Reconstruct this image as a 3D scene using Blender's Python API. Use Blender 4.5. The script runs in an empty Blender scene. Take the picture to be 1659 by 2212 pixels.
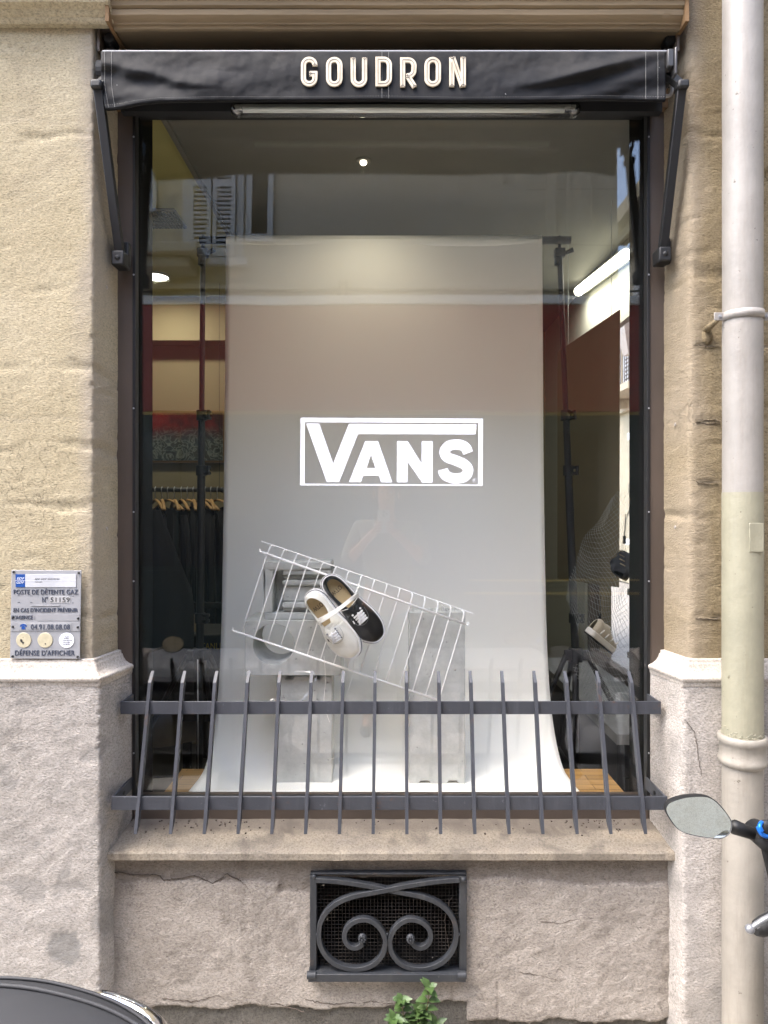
import bpy, bmesh, math, random
from mathutils import Vector, Matrix, noise, Euler
R = math.radians
random.seed(7)
sc = bpy.context.scene
COL = sc.collection

# ---------------------------------------------------------------- camera
cam_d = bpy.data.cameras.new("camera"); cam = bpy.data.objects.new("camera", cam_d); COL.objects.link(cam)
cam.location = (0, 0, 1.5); cam.rotation_euler = (R(90), 0, 0)
cam_d.sensor_fit = 'HORIZONTAL'; cam_d.sensor_width = 36.0; cam_d.lens = 33.35
cam_d.clip_start = 0.02; cam_d.clip_end = 500
sc.camera = cam
# ---------------------------------------------------------------- sky and sun
w = bpy.data.worlds.new("World"); sc.world = w; w.use_nodes = True
nt = w.node_tree; nt.nodes.clear()
sky = nt.nodes.new('ShaderNodeTexSky'); sky.sky_type = 'NISHITA'; sky.sun_disc = False
SUN_EL, SUN_ROT = 62, 205
sky.sun_elevation = R(SUN_EL); sky.sun_rotation = R(SUN_ROT); sky.air_density = 1.0; sky.dust_density = 3.0; sky.ozone_density = 1.0
bg = nt.nodes.new('ShaderNodeBackground'); bg.inputs[1].default_value = 0.15
ow = nt.nodes.new('ShaderNodeOutputWorld')
nt.links.new(sky.outputs[0], bg.inputs[0]); nt.links.new(bg.outputs[0], ow.inputs[0])
sd = bpy.data.lights.new("sun", 'SUN'); sd.energy = 0.5; sd.angle = R(32); sd.color = (1, .97, .92)
so = bpy.data.objects.new("sun", sd); COL.objects.link(so)
_dir = Vector((-.42, -.22, .86)).normalized()          # towards the sun
so.rotation_euler = _dir.to_track_quat('Z', 'Y').to_euler(); so.location = (-3, -3, 14)
sky.sun_elevation = math.asin(_dir.z); sky.sun_rotation = math.atan2(_dir.x, _dir.y)
sc.view_settings.view_transform = 'Standard'; sc.view_settings.look = 'None'
sc.view_settings.exposure = 3.12; sc.view_settings.gamma = 1.0
sc.render.engine = 'CYCLES'
sc.cycles.max_bounces = 10; sc.cycles.transparent_max_bounces = 16; sc.cycles.diffuse_bounces = 5
sc.cycles.glossy_bounces = 5; sc.cycles.use_denoising = True; sc.cycles.sample_clamp_indirect = 8
sc.render.resolution_x = 768; sc.render.resolution_y = 1024

# ---------------------------------------------------------------- helpers
FX, CX, CY = 1537., 829.5, 1106.
def P(u, v, d): return Vector(((u-CX)*d/FX, d, 1.5+(CY-v)*d/FX))
def XU(u, d): return (u-CX)*d/FX
def ZV(v, d): return 1.5+(CY-v)*d/FX
def lin(c):
    if isinstance(c, str): c = tuple(int(c[i:i+2], 16) for i in (0, 2, 4))
    return tuple(((x/255)/12.92 if x/255 <= .04045 else ((x/255+.055)/1.055)**2.4) for x in c)

def islands(mb):
    par = list(range(len(mb.v)))
    def fd(i):
        while par[i] != i: par[i] = par[par[i]]; i = par[i]
        return i
    for f in mb.f:
        for j in f[1:]: par[fd(f[0])] = fd(j)
    gr = {}
    for f in mb.f: gr.setdefault(fd(f[0]), []).append(f)
    out = []
    for fs in gr.values():
        ids = sorted({i for f in fs for i in f}); mp = {k: n for n, k in enumerate(ids)}
        q = MB(); q.v = [mb.v[i] for i in ids]; q.f = [tuple(mp[i] for i in f) for f in fs]; out.append(q)
    return out
def build_each(mb, name, m, parent=None, **k): return [q.build(name, m, parent, **k) for q in islands(mb)]
class MB:
    def __init__(s): s.v = []; s.f = []; s.a = []
    def add(s, vs, fs):
        o = len(s.v); s.v += [Vector(x) for x in vs]; s.f += [tuple(i+o for i in f) for f in fs]; return s
    def box(s, x0, x1, y0, y1, z0, z1):
        return s.add([(x0,y0,z0),(x1,y0,z0),(x1,y1,z0),(x0,y1,z0),(x0,y0,z1),(x1,y0,z1),(x1,y1,z1),(x0,y1,z1)],
            [(0,3,2,1),(4,5,6,7),(0,1,5,4),(1,2,6,5),(2,3,7,6),(3,0,4,7)])
    def hexa(s, p): # 8 points: bottom 4, top 4
        return s.add(p, [(0,3,2,1),(4,5,6,7),(0,1,5,4),(1,2,6,5),(2,3,7,6),(3,0,4,7)])
    def prism(s, pts, off):   # planar polygon pts (3D), extruded by vector off
        n = len(pts); off = Vector(off)
        return s.add(list(map(Vector, pts))+[Vector(p)+off for p in pts],
            [tuple(range(n))[::-1], tuple(range(n, 2*n))]+[(i, (i+1) % n, n+(i+1) % n, n+i) for i in range(n)])
    def uvprism(s, uv, d, t): # polygon given at picture-measured outline, distance d, thickness t (away from street)
        return s.prism([P(a, b, d) for a, b in uv], (0, t, 0))
    def tube(s, pts, r, n=8, closed=False, flat=1.0, up=None):
        pts = [Vector(p) for p in pts]; m = len(pts); rs = r if isinstance(r, (list, tuple)) else [r]*m
        rings = []; prev = None
        for i, p in enumerate(pts):
            if closed: t = pts[(i+1) % m]-pts[i-1]
            else: t = pts[min(i+1, m-1)]-pts[max(i-1, 0)]
            if t.length < 1e-9: t = Vector((0,0,1))
            t.normalize()
            if prev is None:
                a = Vector(up) if up else (Vector((0,0,1)) if abs(t.z) < .9 else Vector((0,1,0)))
            else: a = prev
            a = (a-t*a.dot(t))
            if a.length < 1e-6: a = t.orthogonal()
            a.normalize(); prev = a; b = t.cross(a)
            rings.append([p+(a*math.cos(q)*flat+b*math.sin(q))*rs[i] for q in [2*math.pi*k/n for k in range(n)]])
        vs = [x for ring in rings for x in ring]; fs = []
        for i in range(m if closed else m-1):
            j = (i+1) % m
            for k in range(n): fs.append((i*n+k, i*n+(k+1) % n, j*n+(k+1) % n, j*n+k))
        if not closed: fs += [tuple(range(n))[::-1], tuple((m-1)*n+k for k in range(n))]
        return s.add(vs, fs)
    def ribbon(s, pts, wd, y0, y1, closed=False):  # path in XZ plane, width wd in plane, from y0 to y1
        pts = [Vector(p) for p in pts]; m = len(pts); L = []; Rr = []
        for i, p in enumerate(pts):
            a = pts[i]-pts[i-1] if (i > 0 or closed) else pts[1]-pts[0]
            b = pts[(i+1) % m]-pts[i] if (i < m-1 or closed) else pts[i]-pts[i-1]
            a = Vector((a.x, 0, a.z)).normalized(); b = Vector((b.x, 0, b.z)).normalized()
            t = (a+b)
            if t.length < 1e-6: t = a
            t.normalize(); nrm = Vector((-t.z, 0, t.x)); k = max(.35, nrm.dot(Vector((-a.z, 0, a.x))))
            L.append(p+nrm*wd/2/k); Rr.append(p-nrm*wd/2/k)
        vs = []
        for i in range(m):
            for q in (L[i], Rr[i]):
                for y in (y0, y1): vs.append((q.x, y, q.z))
        fs = []
        for i in range(m if closed else m-1):
            a = i*4; b = ((i+1) % m)*4
            fs += [(a, b, b+2, a+2), (a+1, a+3, b+3, b+1), (a, a+1, b+1, b), (a+2, b+2, b+3, a+3)]
        if not closed: fs += [(0, 2, 3, 1), ((m-1)*4, (m-1)*4+1, (m-1)*4+3, (m-1)*4+2)]
        return s.add(vs, fs)
    def lathe(s, prof, c, axis='z', n=32, closed=False):
        c = Vector(c); vs = []
        for r, h in prof:
            for k in range(n):
                q = 2*math.pi*k/n; a, b = r*math.cos(q), r*math.sin(q)
                vs.append(c+{'z': Vector((a, b, h)), 'y': Vector((a, h, b)), 'x': Vector((h, a, b))}[axis])
        m = len(prof); fs = []
        for i in range(m-1):
            for k in range(n): fs.append((i*n+k, i*n+(k+1) % n, (i+1)*n+(k+1) % n, (i+1)*n+k))
        fs += [tuple(range(n))[::-1], tuple((m-1)*n+k for k in range(n))]
        return s.add(vs, fs)
    def sphere(s, c, r, n=12, sq=(1,1,1)):
        c = Vector(c); m = n//2; vs = []; fs = []
        for i in range(m+1):
            th = math.pi*i/m
            for k in range(n):
                q = 2*math.pi*k/n
                vs.append(c+Vector((r*sq[0]*math.sin(th)*math.cos(q), r*sq[1]*math.sin(th)*math.sin(q), r*sq[2]*math.cos(th))))
        for i in range(m):
            for k in range(n): fs.append((i*n+k, i*n+(k+1) % n, (i+1)*n+(k+1) % n, (i+1)*n+k))
        return s.add(vs, fs)
    def grid(s, rows):  # rows of points
        m = len(rows); n = len(rows[0])
        return s.add([p for r in rows for p in r], [(i*n+j, i*n+j+1, (i+1)*n+j+1, (i+1)*n+j) for i in range(m-1) for j in range(n-1)])
    def xf(s, M):
        s.v = [M @ p for p in s.v]; return s
    def build(s, name, m, parent=None, smooth=False, bevel=0, local=False, auto=None, attr=None):
        me = bpy.data.meshes.new(name); me.from_pydata([tuple(p) for p in s.v], [], s.f)
        if attr is not None:
            ca = me.attributes.new('wear', 'FLOAT', 'POINT'); ca.data.foreach_set('value', attr)
        bm = bmesh.new(); bm.from_mesh(me); bmesh.ops.remove_doubles(bm, verts=bm.verts, dist=1e-6) if attr is None else None
        bmesh.ops.recalc_face_normals(bm, faces=bm.faces); bm.to_mesh(me); bm.free()
        o = bpy.data.objects.new(name, me); COL.objects.link(o)
        if m: me.materials.append(m)
        if smooth:
            for p in me.polygons: p.use_smooth = True
            if auto:
                md = o.modifiers.new('es', 'EDGE_SPLIT'); md.split_angle = R(auto)
        if bevel:
            b = o.modifiers.new('bevel', 'BEVEL'); b.width = bevel; b.segments = 2; b.limit_method = 'ANGLE'; b.angle_limit = R(40)
            for p in me.polygons: p.use_smooth = True
            b.harden_normals = False
            me.set_sharp_from_angle(angle=R(45)) if hasattr(me, 'set_sharp_from_angle') else None
        put(o, parent, local); return o

WL = {}
def put(o, parent, local=False):
    if parent is not None:
        o.parent = parent
        if not local: o.location = -WL.get(parent.name, Vector((0,0,0)))
        if not local: WL[o.name] = Vector((0,0,0))
        else: WL[o.name] = WL.get(parent.name, Vector())
    else: WL[o.name] = Vector(o.location)
def thing(name, label, cat, loc=(0,0,0), group=None):
    o = bpy.data.objects.new(name, None); COL.objects.link(o); o.empty_display_size = .05
    o.location = loc; WL[o.name] = Vector(loc); o['label'] = label; o['category'] = cat
    if group: o['group'] = group
    return o
def tag(o, label, cat, group=None):
    o['label'] = label; o['category'] = cat
    if group: o['group'] = group
    return o
def struct(o, label=None):
    o['kind'] = 'structure'
    if label: o['label'] = label
    return o
def copy_tree(o, parent=None):
    c = o.copy(); COL.objects.link(c); c.parent = parent
    for ch in list(o.children): copy_tree(ch, c)
    return c
def catmull(pts, n=8, closed=False):
    pts = [Vector(p) for p in pts]; m = len(pts); out = []
    for i in range(m if closed else m-1):
        p0 = pts[(i-1) % m] if (closed or i > 0) else pts[0]; p1 = pts[i]; p2 = pts[(i+1) % m]
        p3 = pts[(i+2) % m] if (closed or i+2 < m) else pts[-1]
        for k in range(n):
            t = k/n
            out.append(.5*((2*p1)+(p2-p0)*t+(2*p0-5*p1+4*p2-p3)*t*t+(3*p1-p0-3*p2+p3)*t**3))
    if not closed: out.append(pts[-1])
    return out
_tc = {}
def text_into(mb, s, u0, u1, v0, v1, d, t=.0006, shear=0):
    """letters fitted into a measured box, standing t proud of distance d towards the street"""
    if (s, shear) not in _tc:
        cu = bpy.data.curves.new('t', 'FONT'); cu.body = s; cu.resolution_u = 3; cu.shear = shear; cu.space_character = 1.05
        ob = bpy.data.objects.new('t', cu); COL.objects.link(ob)
        dg = bpy.context.evaluated_depsgraph_get(); dg.update()
        me = bpy.data.meshes.new_from_object(ob.evaluated_get(dg))
        bm = bmesh.new(); bm.from_mesh(me); bmesh.ops.remove_doubles(bm, verts=bm.verts, dist=1e-5)
        vs = [v.co.copy() for v in bm.verts]; fs = [tuple(v.index for v in f.verts) for f in bm.faces]
        bd = [tuple(v.index for v in e.verts) for e in bm.edges if len(e.link_faces) == 1]
        bm.free(); bpy.data.objects.remove(ob); bpy.data.curves.remove(cu); bpy.data.meshes.remove(me)
        _tc[(s, shear)] = (vs, fs, bd)
    vs, fs, bd = _tc[(s, shear)]
    xs = [v.x for v in vs]; ys = [v.y for v in vs]; x0, x1, y0, y1 = min(xs), max(xs), min(ys), max(ys)
    n = len(vs); pts = []
    for v in vs: pts.append(P(u0+(u1-u0)*(v.x-x0)/(x1-x0), v1+(v0-v1)*(v.y-y0)/(y1-y0), d)+Vector((0, -t, 0)))
    pts += [p+Vector((0, t*.9, 0)) for p in pts]
    return mb.add(pts, [f for f in fs]+[(a, b, b+n, a+n) for a, b in bd])

# ---------------------------------------------------------------- materials
def newmat(name):
    m = bpy.data.materials.new(name); m.use_nodes = True; n = m.node_tree.nodes; l = m.node_tree.links
    return m, n, l, n['Principled BSDF']
def coords(n, l, scale=(1,1,1), rot=(0,0,0)):
    tc = n.new('ShaderNodeTexCoord'); mp = n.new('ShaderNodeMapping'); l.new(tc.outputs['Object'], mp.inputs[0])
    mp.inputs['Scale'].default_value = scale; mp.inputs['Rotation'].default_value = rot; return mp.outputs[0]
def noise_n(n, l, co, scale, detail=6, rough=.6, dist=0):
    t = n.new('ShaderNodeTexNoise'); t.inputs['Scale'].default_value = scale; t.inputs['Detail'].default_value = detail
    t.inputs['Roughness'].default_value = rough; t.inputs['Distortion'].default_value = dist; l.new(co, t.inputs['Vector']); return t.outputs['Fac']
def ramp(n, l, fac, stops):
    r = n.new('ShaderNodeValToRGB'); l.new(fac, r.inputs[0]); e = r.color_ramp.elements
    while len(e) < len(stops): e.new(.5)
    for i, (p, c) in enumerate(stops):
        e[i].position = p; e[i].color = (*c, 1) if len(c) == 3 else c
    return r.outputs[0]
def mixc(n, l, fac, a, b, mode='MIX'):
    x = n.new('ShaderNodeMix'); x.data_type = 'RGBA'; x.blend_type = mode
    for i, q in ((0, fac), (6, a), (7, b)):
        if hasattr(q, 'links') or hasattr(q, 'is_linked'): l.new(q, x.inputs[i])
        elif isinstance(q, tuple): x.inputs[i].default_value = (*q[:3], 1)
        else: x.inputs[i].default_value = q
    return x.outputs[2]
def mathn(n, l, op, a, b=0.0):
    x = n.new('ShaderNodeMath'); x.operation = op
    for i, q in enumerate((a, b)):
        if hasattr(q, 'is_linked'): l.new(q, x.inputs[i])
        else: x.inputs[i].default_value = q
    return x.outputs[0]
def bump(n, l, bs, h, strength=.3, dist=.002, prev=None):
    b = n.new('ShaderNodeBump'); b.inputs['Strength'].default_value = strength; b.inputs['Distance'].default_value = dist
    l.new(h, b.inputs['Height'])
    if prev is not None: l.new(prev, b.inputs['Normal'])
    if bs is not None: l.new(b.outputs[0], bs.inputs['Normal'])
    return b.outputs[0]
OUT = {'pipe_white_paint': .39, 'pipe_cream_paint': 0.484, 'pipe_beige_paint': 0.510, 'railing_grey_paint': 0.546, 'grille_iron_paint': 0.616, 'aluminium_plate': 0.704, 'frame_brown_paint': .6, 'black_metal': .35, 'seat_vinyl': .22, 'lintel_wood': 0.572, 'header_wood': 0.792, 'leaf_green': .48, 'disc_cream': 0.616, 'sticker_white': 0.800, 'cast_letter_paint': 0.616, 'panel_white': 0.616, 'tile': 0.616, 'logo_blue': 0.704, 'asphalt': 1.000, 'pavement_stone': 1.000, 'interior_cream_wall': .42, 'lamp_grey': 0.528, 'rack_white_plastic': 1.000}
def simple(name, c, rough=.6, metal=0, var=.12, vs=8, bs=40, bst=.1, bd=.001, spec=.5, scale=(1,1,1), rot=(0,0,0)):
    m, n, l, b = newmat(name); c = tuple(x*OUT.get(name, 1) for x in lin(c)); co = coords(n, l, scale, rot)
    f = noise_n(n, l, co, vs)
    l.new(ramp(n, l, f, [(.3, tuple(x*(1-var) for x in c)), (.7, tuple(min(1, x*(1+var)) for x in c))]), b.inputs['Base Color'])
    b.inputs['Roughness'].default_value = rough; b.inputs['Metallic'].default_value = metal; b.inputs['Specular IOR Level'].default_value = spec
    if bst: bump(n, l, b, noise_n(n, l, co, bs), bst, bd)
    return m
def stone(name, c1, c2, c3, stain, b1=.9, dir_=(1,1,1), rot=(0,0,0), pock=.5, wearc=None, fine=170, med=60, k=.61):
    """weathered plaster / sandstone: three tones, stains, pits and strong grain"""
    m, n, l, b = newmat(name); c1, c2, c3, stain = [tuple(x*k for x in lin(q)) for q in (c1, c2, c3, stain)]
    co = coords(n, l); cd = coords(n, l, dir_, rot)
    big = noise_n(n, l, co, 1.7, 5, .62, .6); mid = noise_n(n, l, cd, 6.5, 8, .7, .5); fn = noise_n(n, l, cd, fine, 4, .75, 0)
    col = mixc(n, l, ramp(n, l, big, [(.36, (0,0,0)), (.62, (1,1,1))]), c1, c2)
    col = mixc(n, l, ramp(n, l, mid, [(.45, (0,0,0)), (.72, (.85,.85,.85))]), col, c3)
    st = noise_n(n, l, coords(n, l, (1, 1, .35)), 3.1, 9, .72, 1.2)
    col = mixc(n, l, ramp(n, l, st, [(.56, (0,0,0)), (.74, (.75,.75,.75))]), col, stain)
    pv = n.new('ShaderNodeTexVoronoi'); pv.inputs['Scale'].default_value = 60; l.new(cd, pv.inputs['Vector'])
    pit = ramp(n, l, pv.outputs['Distance'], [(.05, (0,0,0)), (.17, (1,1,1))])
    pm = ramp(n, l, noise_n(n, l, co, 9, 4), [(.58, (0,0,0)), (.66, (1,1,1))])
    pitc = mathn(n, l, 'MULTIPLY', mathn(n, l, 'SUBTRACT', 1.0, pit), pm)
    col = mixc(n, l, mathn(n, l, 'MULTIPLY', pitc, .55), col, tuple(x*.35 for x in stain))
    spk = ramp(n, l, fn, [(.32, (.52,.52,.52)), (.48, (.93,.93,.93)), (.68, (1.2,1.2,1.2))])
    col = mixc(n, l, 1.0, col, spk, 'MULTIPLY')
    # thin cracks with their own course
    cv = n.new('ShaderNodeTexVoronoi'); cv.feature = 'DISTANCE_TO_EDGE'; cv.inputs['Scale'].default_value = 2.3
    wv = n.new('ShaderNodeVectorMath'); wv.operation = 'ADD'; nz = n.new('ShaderNodeTexNoise'); nz.inputs['Scale'].default_value = 7; nz.inputs['Detail'].default_value = 8
    l.new(co, nz.inputs['Vector']); l.new(co, wv.inputs[0]); l.new(nz.outputs['Color'], wv.inputs[1]); l.new(wv.outputs[0], cv.inputs['Vector'])
    crk = ramp(n, l, cv.outputs['Distance'], [(0, (1,1,1)), (.006, (0,0,0))])
    crm = ramp(n, l, noise_n(n, l, co, 2.6, 3), [(.55, (0,0,0)), (.62, (1,1,1))])
    crk = mathn(n, l, 'MULTIPLY', crk, crm)
    col = mixc(n, l, mathn(n, l, 'MULTIPLY', crk, .6), col, tuple(x*.25 for x in stain))
    if wearc is not None:
        at = n.new('ShaderNodeAttribute'); at.attribute_name = 'wear'
        col = mixc(n, l, at.outputs['Fac'], col, tuple(x*k for x in lin(wearc)))
    l.new(col, b.inputs['Base Color']); b.inputs['Roughness'].default_value = .95; b.inputs['Specular IOR Level'].default_value = .2
    h1 = noise_n(n, l, cd, med, 5, .65, .15)
    nb = bump(n, l, None, h1, b1*.8, .006)
    nb = bump(n, l, None, fn, b1, .007, nb)
    hp = mathn(n, l, 'SUBTRACT', 1.0, mathn(n, l, 'MAXIMUM', pitc, crk))
    nb = bump(n, l, b, hp, pock, .004, nb)
    return m

M = {}
M['sand'] = stone('sandstone_plaster', 'cbbd9c', 'd6c9aa', 'beb08f', '9f937d', .62, (.7, .7, 1.3), (0, 0, 0), .6, 'b5aa9a')
M['sandr'] = stone('sandstone_weathered', 'a8987a', '9c8b6c', 'b7a684', '7b705c', .8, (.7, .7, 1.3), (0, 0, 0), .8, 'b4a690')
M['ped'] = stone('pedestal_plaster', 'c9c2b9', 'd4cdc5', 'b6afa6', '918a80', .75, (.75, .75, 1.25), (0, R(28), 0), .4, '8f8d89')
M['cap'] = stone('cap_stone', 'c6beb3', 'cec6bb', 'b9aea2', '9a8f84', .25, (1,1,1), (0,0,0), .3, 'a9a197', med=12)
M['apron'] = stone('apron_plaster', 'bcb3a8', 'cac1b6', 'aba298', '7f776e', .85, (.8, .8, 1.2), (0, R(30), 0), .6, '6d635a')
M['base'] = stone('base_stone', '7f7a72', '8f8a80', '6a665f', '55524c', 1.0, (1,1,1), (0,0,0), .9, '77736b')
M['sill'] = stone('sill_stone', 'a39a8b', 'ab9f8c', '938a80', '6a645d', .12, (1,1,1), (0,0,0), .2, '6f675e', med=30)
M['wood_b'] = simple('lintel_wood', '9f8c6f', .75, 0, .28, 5, 60, .35, .003, .3, (.25, 1, 5))
M['wood_d'] = simple('header_wood', '7e6344', .8, 0, .3, 4, 60, .3, .003, .3, (.3, 1, 4))
M['frame'] = simple('frame_brown_paint', '5e5248', .55, 0, .18, 7, 60, .15, .001, .4, (1, 1, .4))
M['black'] = simple('black_metal', '141517', .58, .0, .3, 12, 90, .12, .001)
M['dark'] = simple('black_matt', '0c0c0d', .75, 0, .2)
M['jamb'] = simple('jamb_black_paint', '0c0e0d', .85, 0, .1, 4, 40, .02, spec=.1)
M['rail'] = simple('railing_grey_paint', '4a4d55', .5, .3, .22, 14, 160, .22, .0012)
M['grille'] = simple('grille_iron_paint', '30343a', .52, .3, .25, 22, 120, .45, .0015)
M['mesh'] = simple('mesh_wire', '2b2621', .7, .3, .3, 30)
M['pipe'] = simple('pipe_white_paint', 'dcd7cf', .45, 0, .05, 5, 110, .22, .0015, .5, (1, 1, 1.6))
M['pipec'] = simple('pipe_cream_paint', 'c6c2aa', .5, 0, .07, 5, 90, .4, .002)
M['pipeb'] = simple('pipe_beige_paint', 'beb8ad', .6, 0, .08, 4, 80, .3, .002)
M['paper'] = simple('backdrop_paper', 'f0efe4', .85, 0, .012, 2, 300, .03, .0005, .2)
M['conc'] = None
M['white'] = simple('sticker_white', 'eceef6', .35, 0, .01, 5, 220, .06, .0006)
M['rackw'] = simple('rack_white_plastic', 'f6f6f2', .35, 0, .03)
M['oak'] = None
M['chrome'] = simple('chrome', 'e0e0e0', .08, 1, .03, 5, 40, 0)
M['alu'] = simple('aluminium_plate', 'a4a5a8', .5, .1, .1, 12, 200, .12, .0006)
M['blueplate'] = simple('logo_blue', '1f4f9c', .35, 0, .05)
M['letterd'] = simple('cast_letter_paint', '4b5468', .5, .1, .2, 60)
M['cream'] = simple('disc_cream', 'd9cfb0', .4, 0, .12, 60)
M['ink'] = simple('ink', '222222', .6)
M['leaf'] = simple('leaf_green', '54703a', .5, 0, .35, 60, 200, .1, .0005)
M['stem'] = simple('stem_green', '6a6238', .6)
M['seat'] = simple('seat_vinyl', '585a5f', .68, 0, .06, 10, 500, .25, .0006)
M['rubber'] = simple('rubber', '141414', .7, 0, .2, 20)
M['stitch'] = simple('stitch', '8d8f93', .7)
M['stitchw'] = simple('stitch_white', '83837f', .7)
M['gold'] = simple('gold_trim', 'b9a15c', .4, .3, .1)
M['shoew'] = simple('shoe_white_leather', 'e8e6da', .38, 0, .04, 20, 90, .12, .001)
M['shoeb'] = simple('shoe_black_leather', '0d0d0f', .28, 0, .2, 20, 60, .15, .0015)
M['solew'] = simple('sole_rubber_white', 'e4e4e2', .5, 0, .03)
M['navy'] = simple('navy_line', '1a2136', .5)
M['insole'] = simple('insole_tan', 'bfa87c', .7, 0, .08, 30)
M['lace'] = simple('lace_white', 'eeeeec', .8, 0, .04, 60, 900, .4, .0006)
M['cord'] = simple('cord_white', 'eceae2', .8)
M['wallin'] = simple('interior_cream_wall', '978b68', .8, 0, .05, 3, 200, .1)
M['ceil_lit'] = simple('interior_ceiling_yellow_lit', 'a39b62', .8, 0, .05, 3, 200, .1)  # left part of the ceiling: its warm light is painted into this yellow
M['ceil_g'] = simple('interior_grey_ceiling', '66645a', .85, 0, .04)
M['wallw'] = simple('interior_white_wall', '9a9a90', .8, 0, .03)
M['floor'] = simple('interior_dark_floor', '3b3a38', .5, 0, .2)
M['panelb'] = simple('brown_panel', '6f6650', .8, 0, .04)
M['opp'] = stone('street_facade_render', 'c3bba8', 'cac3b1', 'b9b19d', '9a9284', .3, (1,1,1), (0,0,0), .3, None, med=12, k=.86)
M['opp2'] = stone('corner_facade_render', 'd6cbb0', 'ded3ba', 'cfc3a6', 'a59c88', .2, (1,1,1), (0,0,0), .2, None, med=12, k=.6)
M['shut'] = simple('shutter_paint', 'b9bcbc', .6, 0, .08)
M['ledge'] = simple('ledge_white', 'e6e6e2', .6, 0, .05)
M['redf'] = simple('shopfront_red', '96382e', .5, 0, .06)
M['greenf'] = simple('shopfront_dark_green', '24302b', .5, 0, .08)
M['wing'] = simple('window_dark', '20262a', .15, 0, .1)
M['asph'] = simple('asphalt', '918d85', .9, 0, .25, 30, 300, .6, .004)  # unseen ground, made pale to bounce daylight up into the window
M['pave'] = simple('pavement_stone', 'a39e95', .85, 0, .2, 4, 120, .4, .003)  # lightened with the street for the same bounced fill light
M['skin'] = simple('skin', 'b98768', .55, 0, .06)
M['shirt'] = simple('shirt_grey', '77725f', .85, 0, .06)
M['trouser'] = simple('trouser_dark', '2a2d35', .85)
M['hair'] = simple('hair_dark', '1d1712', .6)
M['phone'] = simple('phone_white', 'cfd0d0', .2, 0, .02)
M['blueano'] = simple('blue_anodised', '1f6fd0', .3, .6, .05)
M['woodl'] = simple('hanger_wood', '8a6a3c', .6, 0, .15)
M['clo1'] = simple('cloth_black', '0d0d10', .95); M['clo2'] = simple('cloth_charcoal', '1d1e22', .95); M['clo3'] = simple('cloth_tan', '6b604c', .95)
M['yel'] = simple('yellow_paint', 'a08a28', .6)
M['debris'] = simple('debris', '4a4038', .9, 0, .4, 90)
M['net'] = simple('net_cord', '8a8d88', .7)

M['crack'] = simple('crack_shadow', '4b423a', .95, 0, .3, 40)
def mk_conc():
    m, n, l, b = newmat('aerated_concrete'); co = coords(n, l)
    c = ramp(n, l, noise_n(n, l, co, 14, 8, .7), [(.3, lin('a4a6a1')), (.6, lin('bcbeb8')), (.8, lin('c8cac4'))])
    v = n.new('ShaderNodeTexVoronoi'); v.inputs['Scale'].default_value = 55; l.new(co, v.inputs['Vector'])
    pm = ramp(n, l, noise_n(n, l, co, 38, 2), [(.56, (0,0,0)), (.60, (1,1,1))])
    pit = mathn(n, l, 'MULTIPLY', ramp(n, l, v.outputs['Distance'], [(.12, (1,1,1)), (.2, (0,0,0))]), pm)
    l.new(mixc(n, l, mathn(n, l, 'MULTIPLY', pit, .55), c, lin('6f706c')), b.inputs['Base Color'])
    b.inputs['Roughness'].default_value = .95
    nb = bump(n, l, None, noise_n(n, l, co, 70, 8, .7), .5, .003)
    bump(n, l, b, mathn(n, l, 'SUBTRACT', 1.0, pit), .7, .004, nb); return m
M['conc'] = mk_conc()
def mk_paint(name, c, k, chipc, rust=None, rough=.5, grain=120, streak=.35, bd=.0015):
    m, n, l, b = newmat(name); c = tuple(x*k for x in lin(c)); co = coords(n, l); cs = coords(n, l, (1, 1, .09))
    col = ramp(n, l, noise_n(n, l, co, 7, 6, .65), [(.35, tuple(x*.86 for x in c)), (.65, tuple(x*1.06 for x in c))])
    st = ramp(n, l, noise_n(n, l, cs, 26, 5, .7), [(.52, (0,0,0)), (.72, (streak,)*3)])
    col = mixc(n, l, st, col, tuple(x*.55 for x in lin(chipc)))
    ch = ramp(n, l, noise_n(n, l, co, 55, 4, .6), [(.69, (0,0,0)), (.71, (.8,.8,.8))]); col = mixc(n, l, ch, col, tuple(x*k*.9 for x in lin(chipc)))
    if rust:
        rr = mathn(n, l, 'MULTIPLY', ramp(n, l, noise_n(n, l, co, 18, 8, .7), [(.60, (0,0,0)), (.70, (.8,.8,.8))]), ramp(n, l, noise_n(n, l, co, 90, 3), [(.4, (.2,.2,.2)), (.6, (1,1,1))])); col = mixc(n, l, rr, col, lin(rust))
    l.new(col, b.inputs['Base Color']); b.inputs['Roughness'].default_value = rough
    nb = bump(n, l, None, noise_n(n, l, co, grain, 4, .65), .45, bd); nb = bump(n, l, None, noise_n(n, l, co, 24, 3), .35, bd*2.5, nb)
    bump(n, l, b, mathn(n, l, 'SUBTRACT', 1.0, ch), .5, .0012, nb); return m
M['pipe'] = mk_paint('pipe_white_paint', 'dbd5cc', .34, '8e8373', None, .5, 130, .30)
M['pipec'] = mk_paint('pipe_cream_paint', 'c4c0a6', .44, '8a8268', None, .5, 90, .28, .002)
M['pipeb'] = mk_paint('pipe_beige_paint', 'c0b9ac', .45, '857b6c', None, .6, 80, .45, .002)
M['rail'] = mk_paint('railing_grey_paint', '4a4d55', .47, '767880', '4e3a2c', .52, 160, .25, .001)
M['grille'] = mk_paint('grille_iron_paint', '30343a', .5, '6a6a68', '4a3a2e', .6, 110, .3, .0018)
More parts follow.
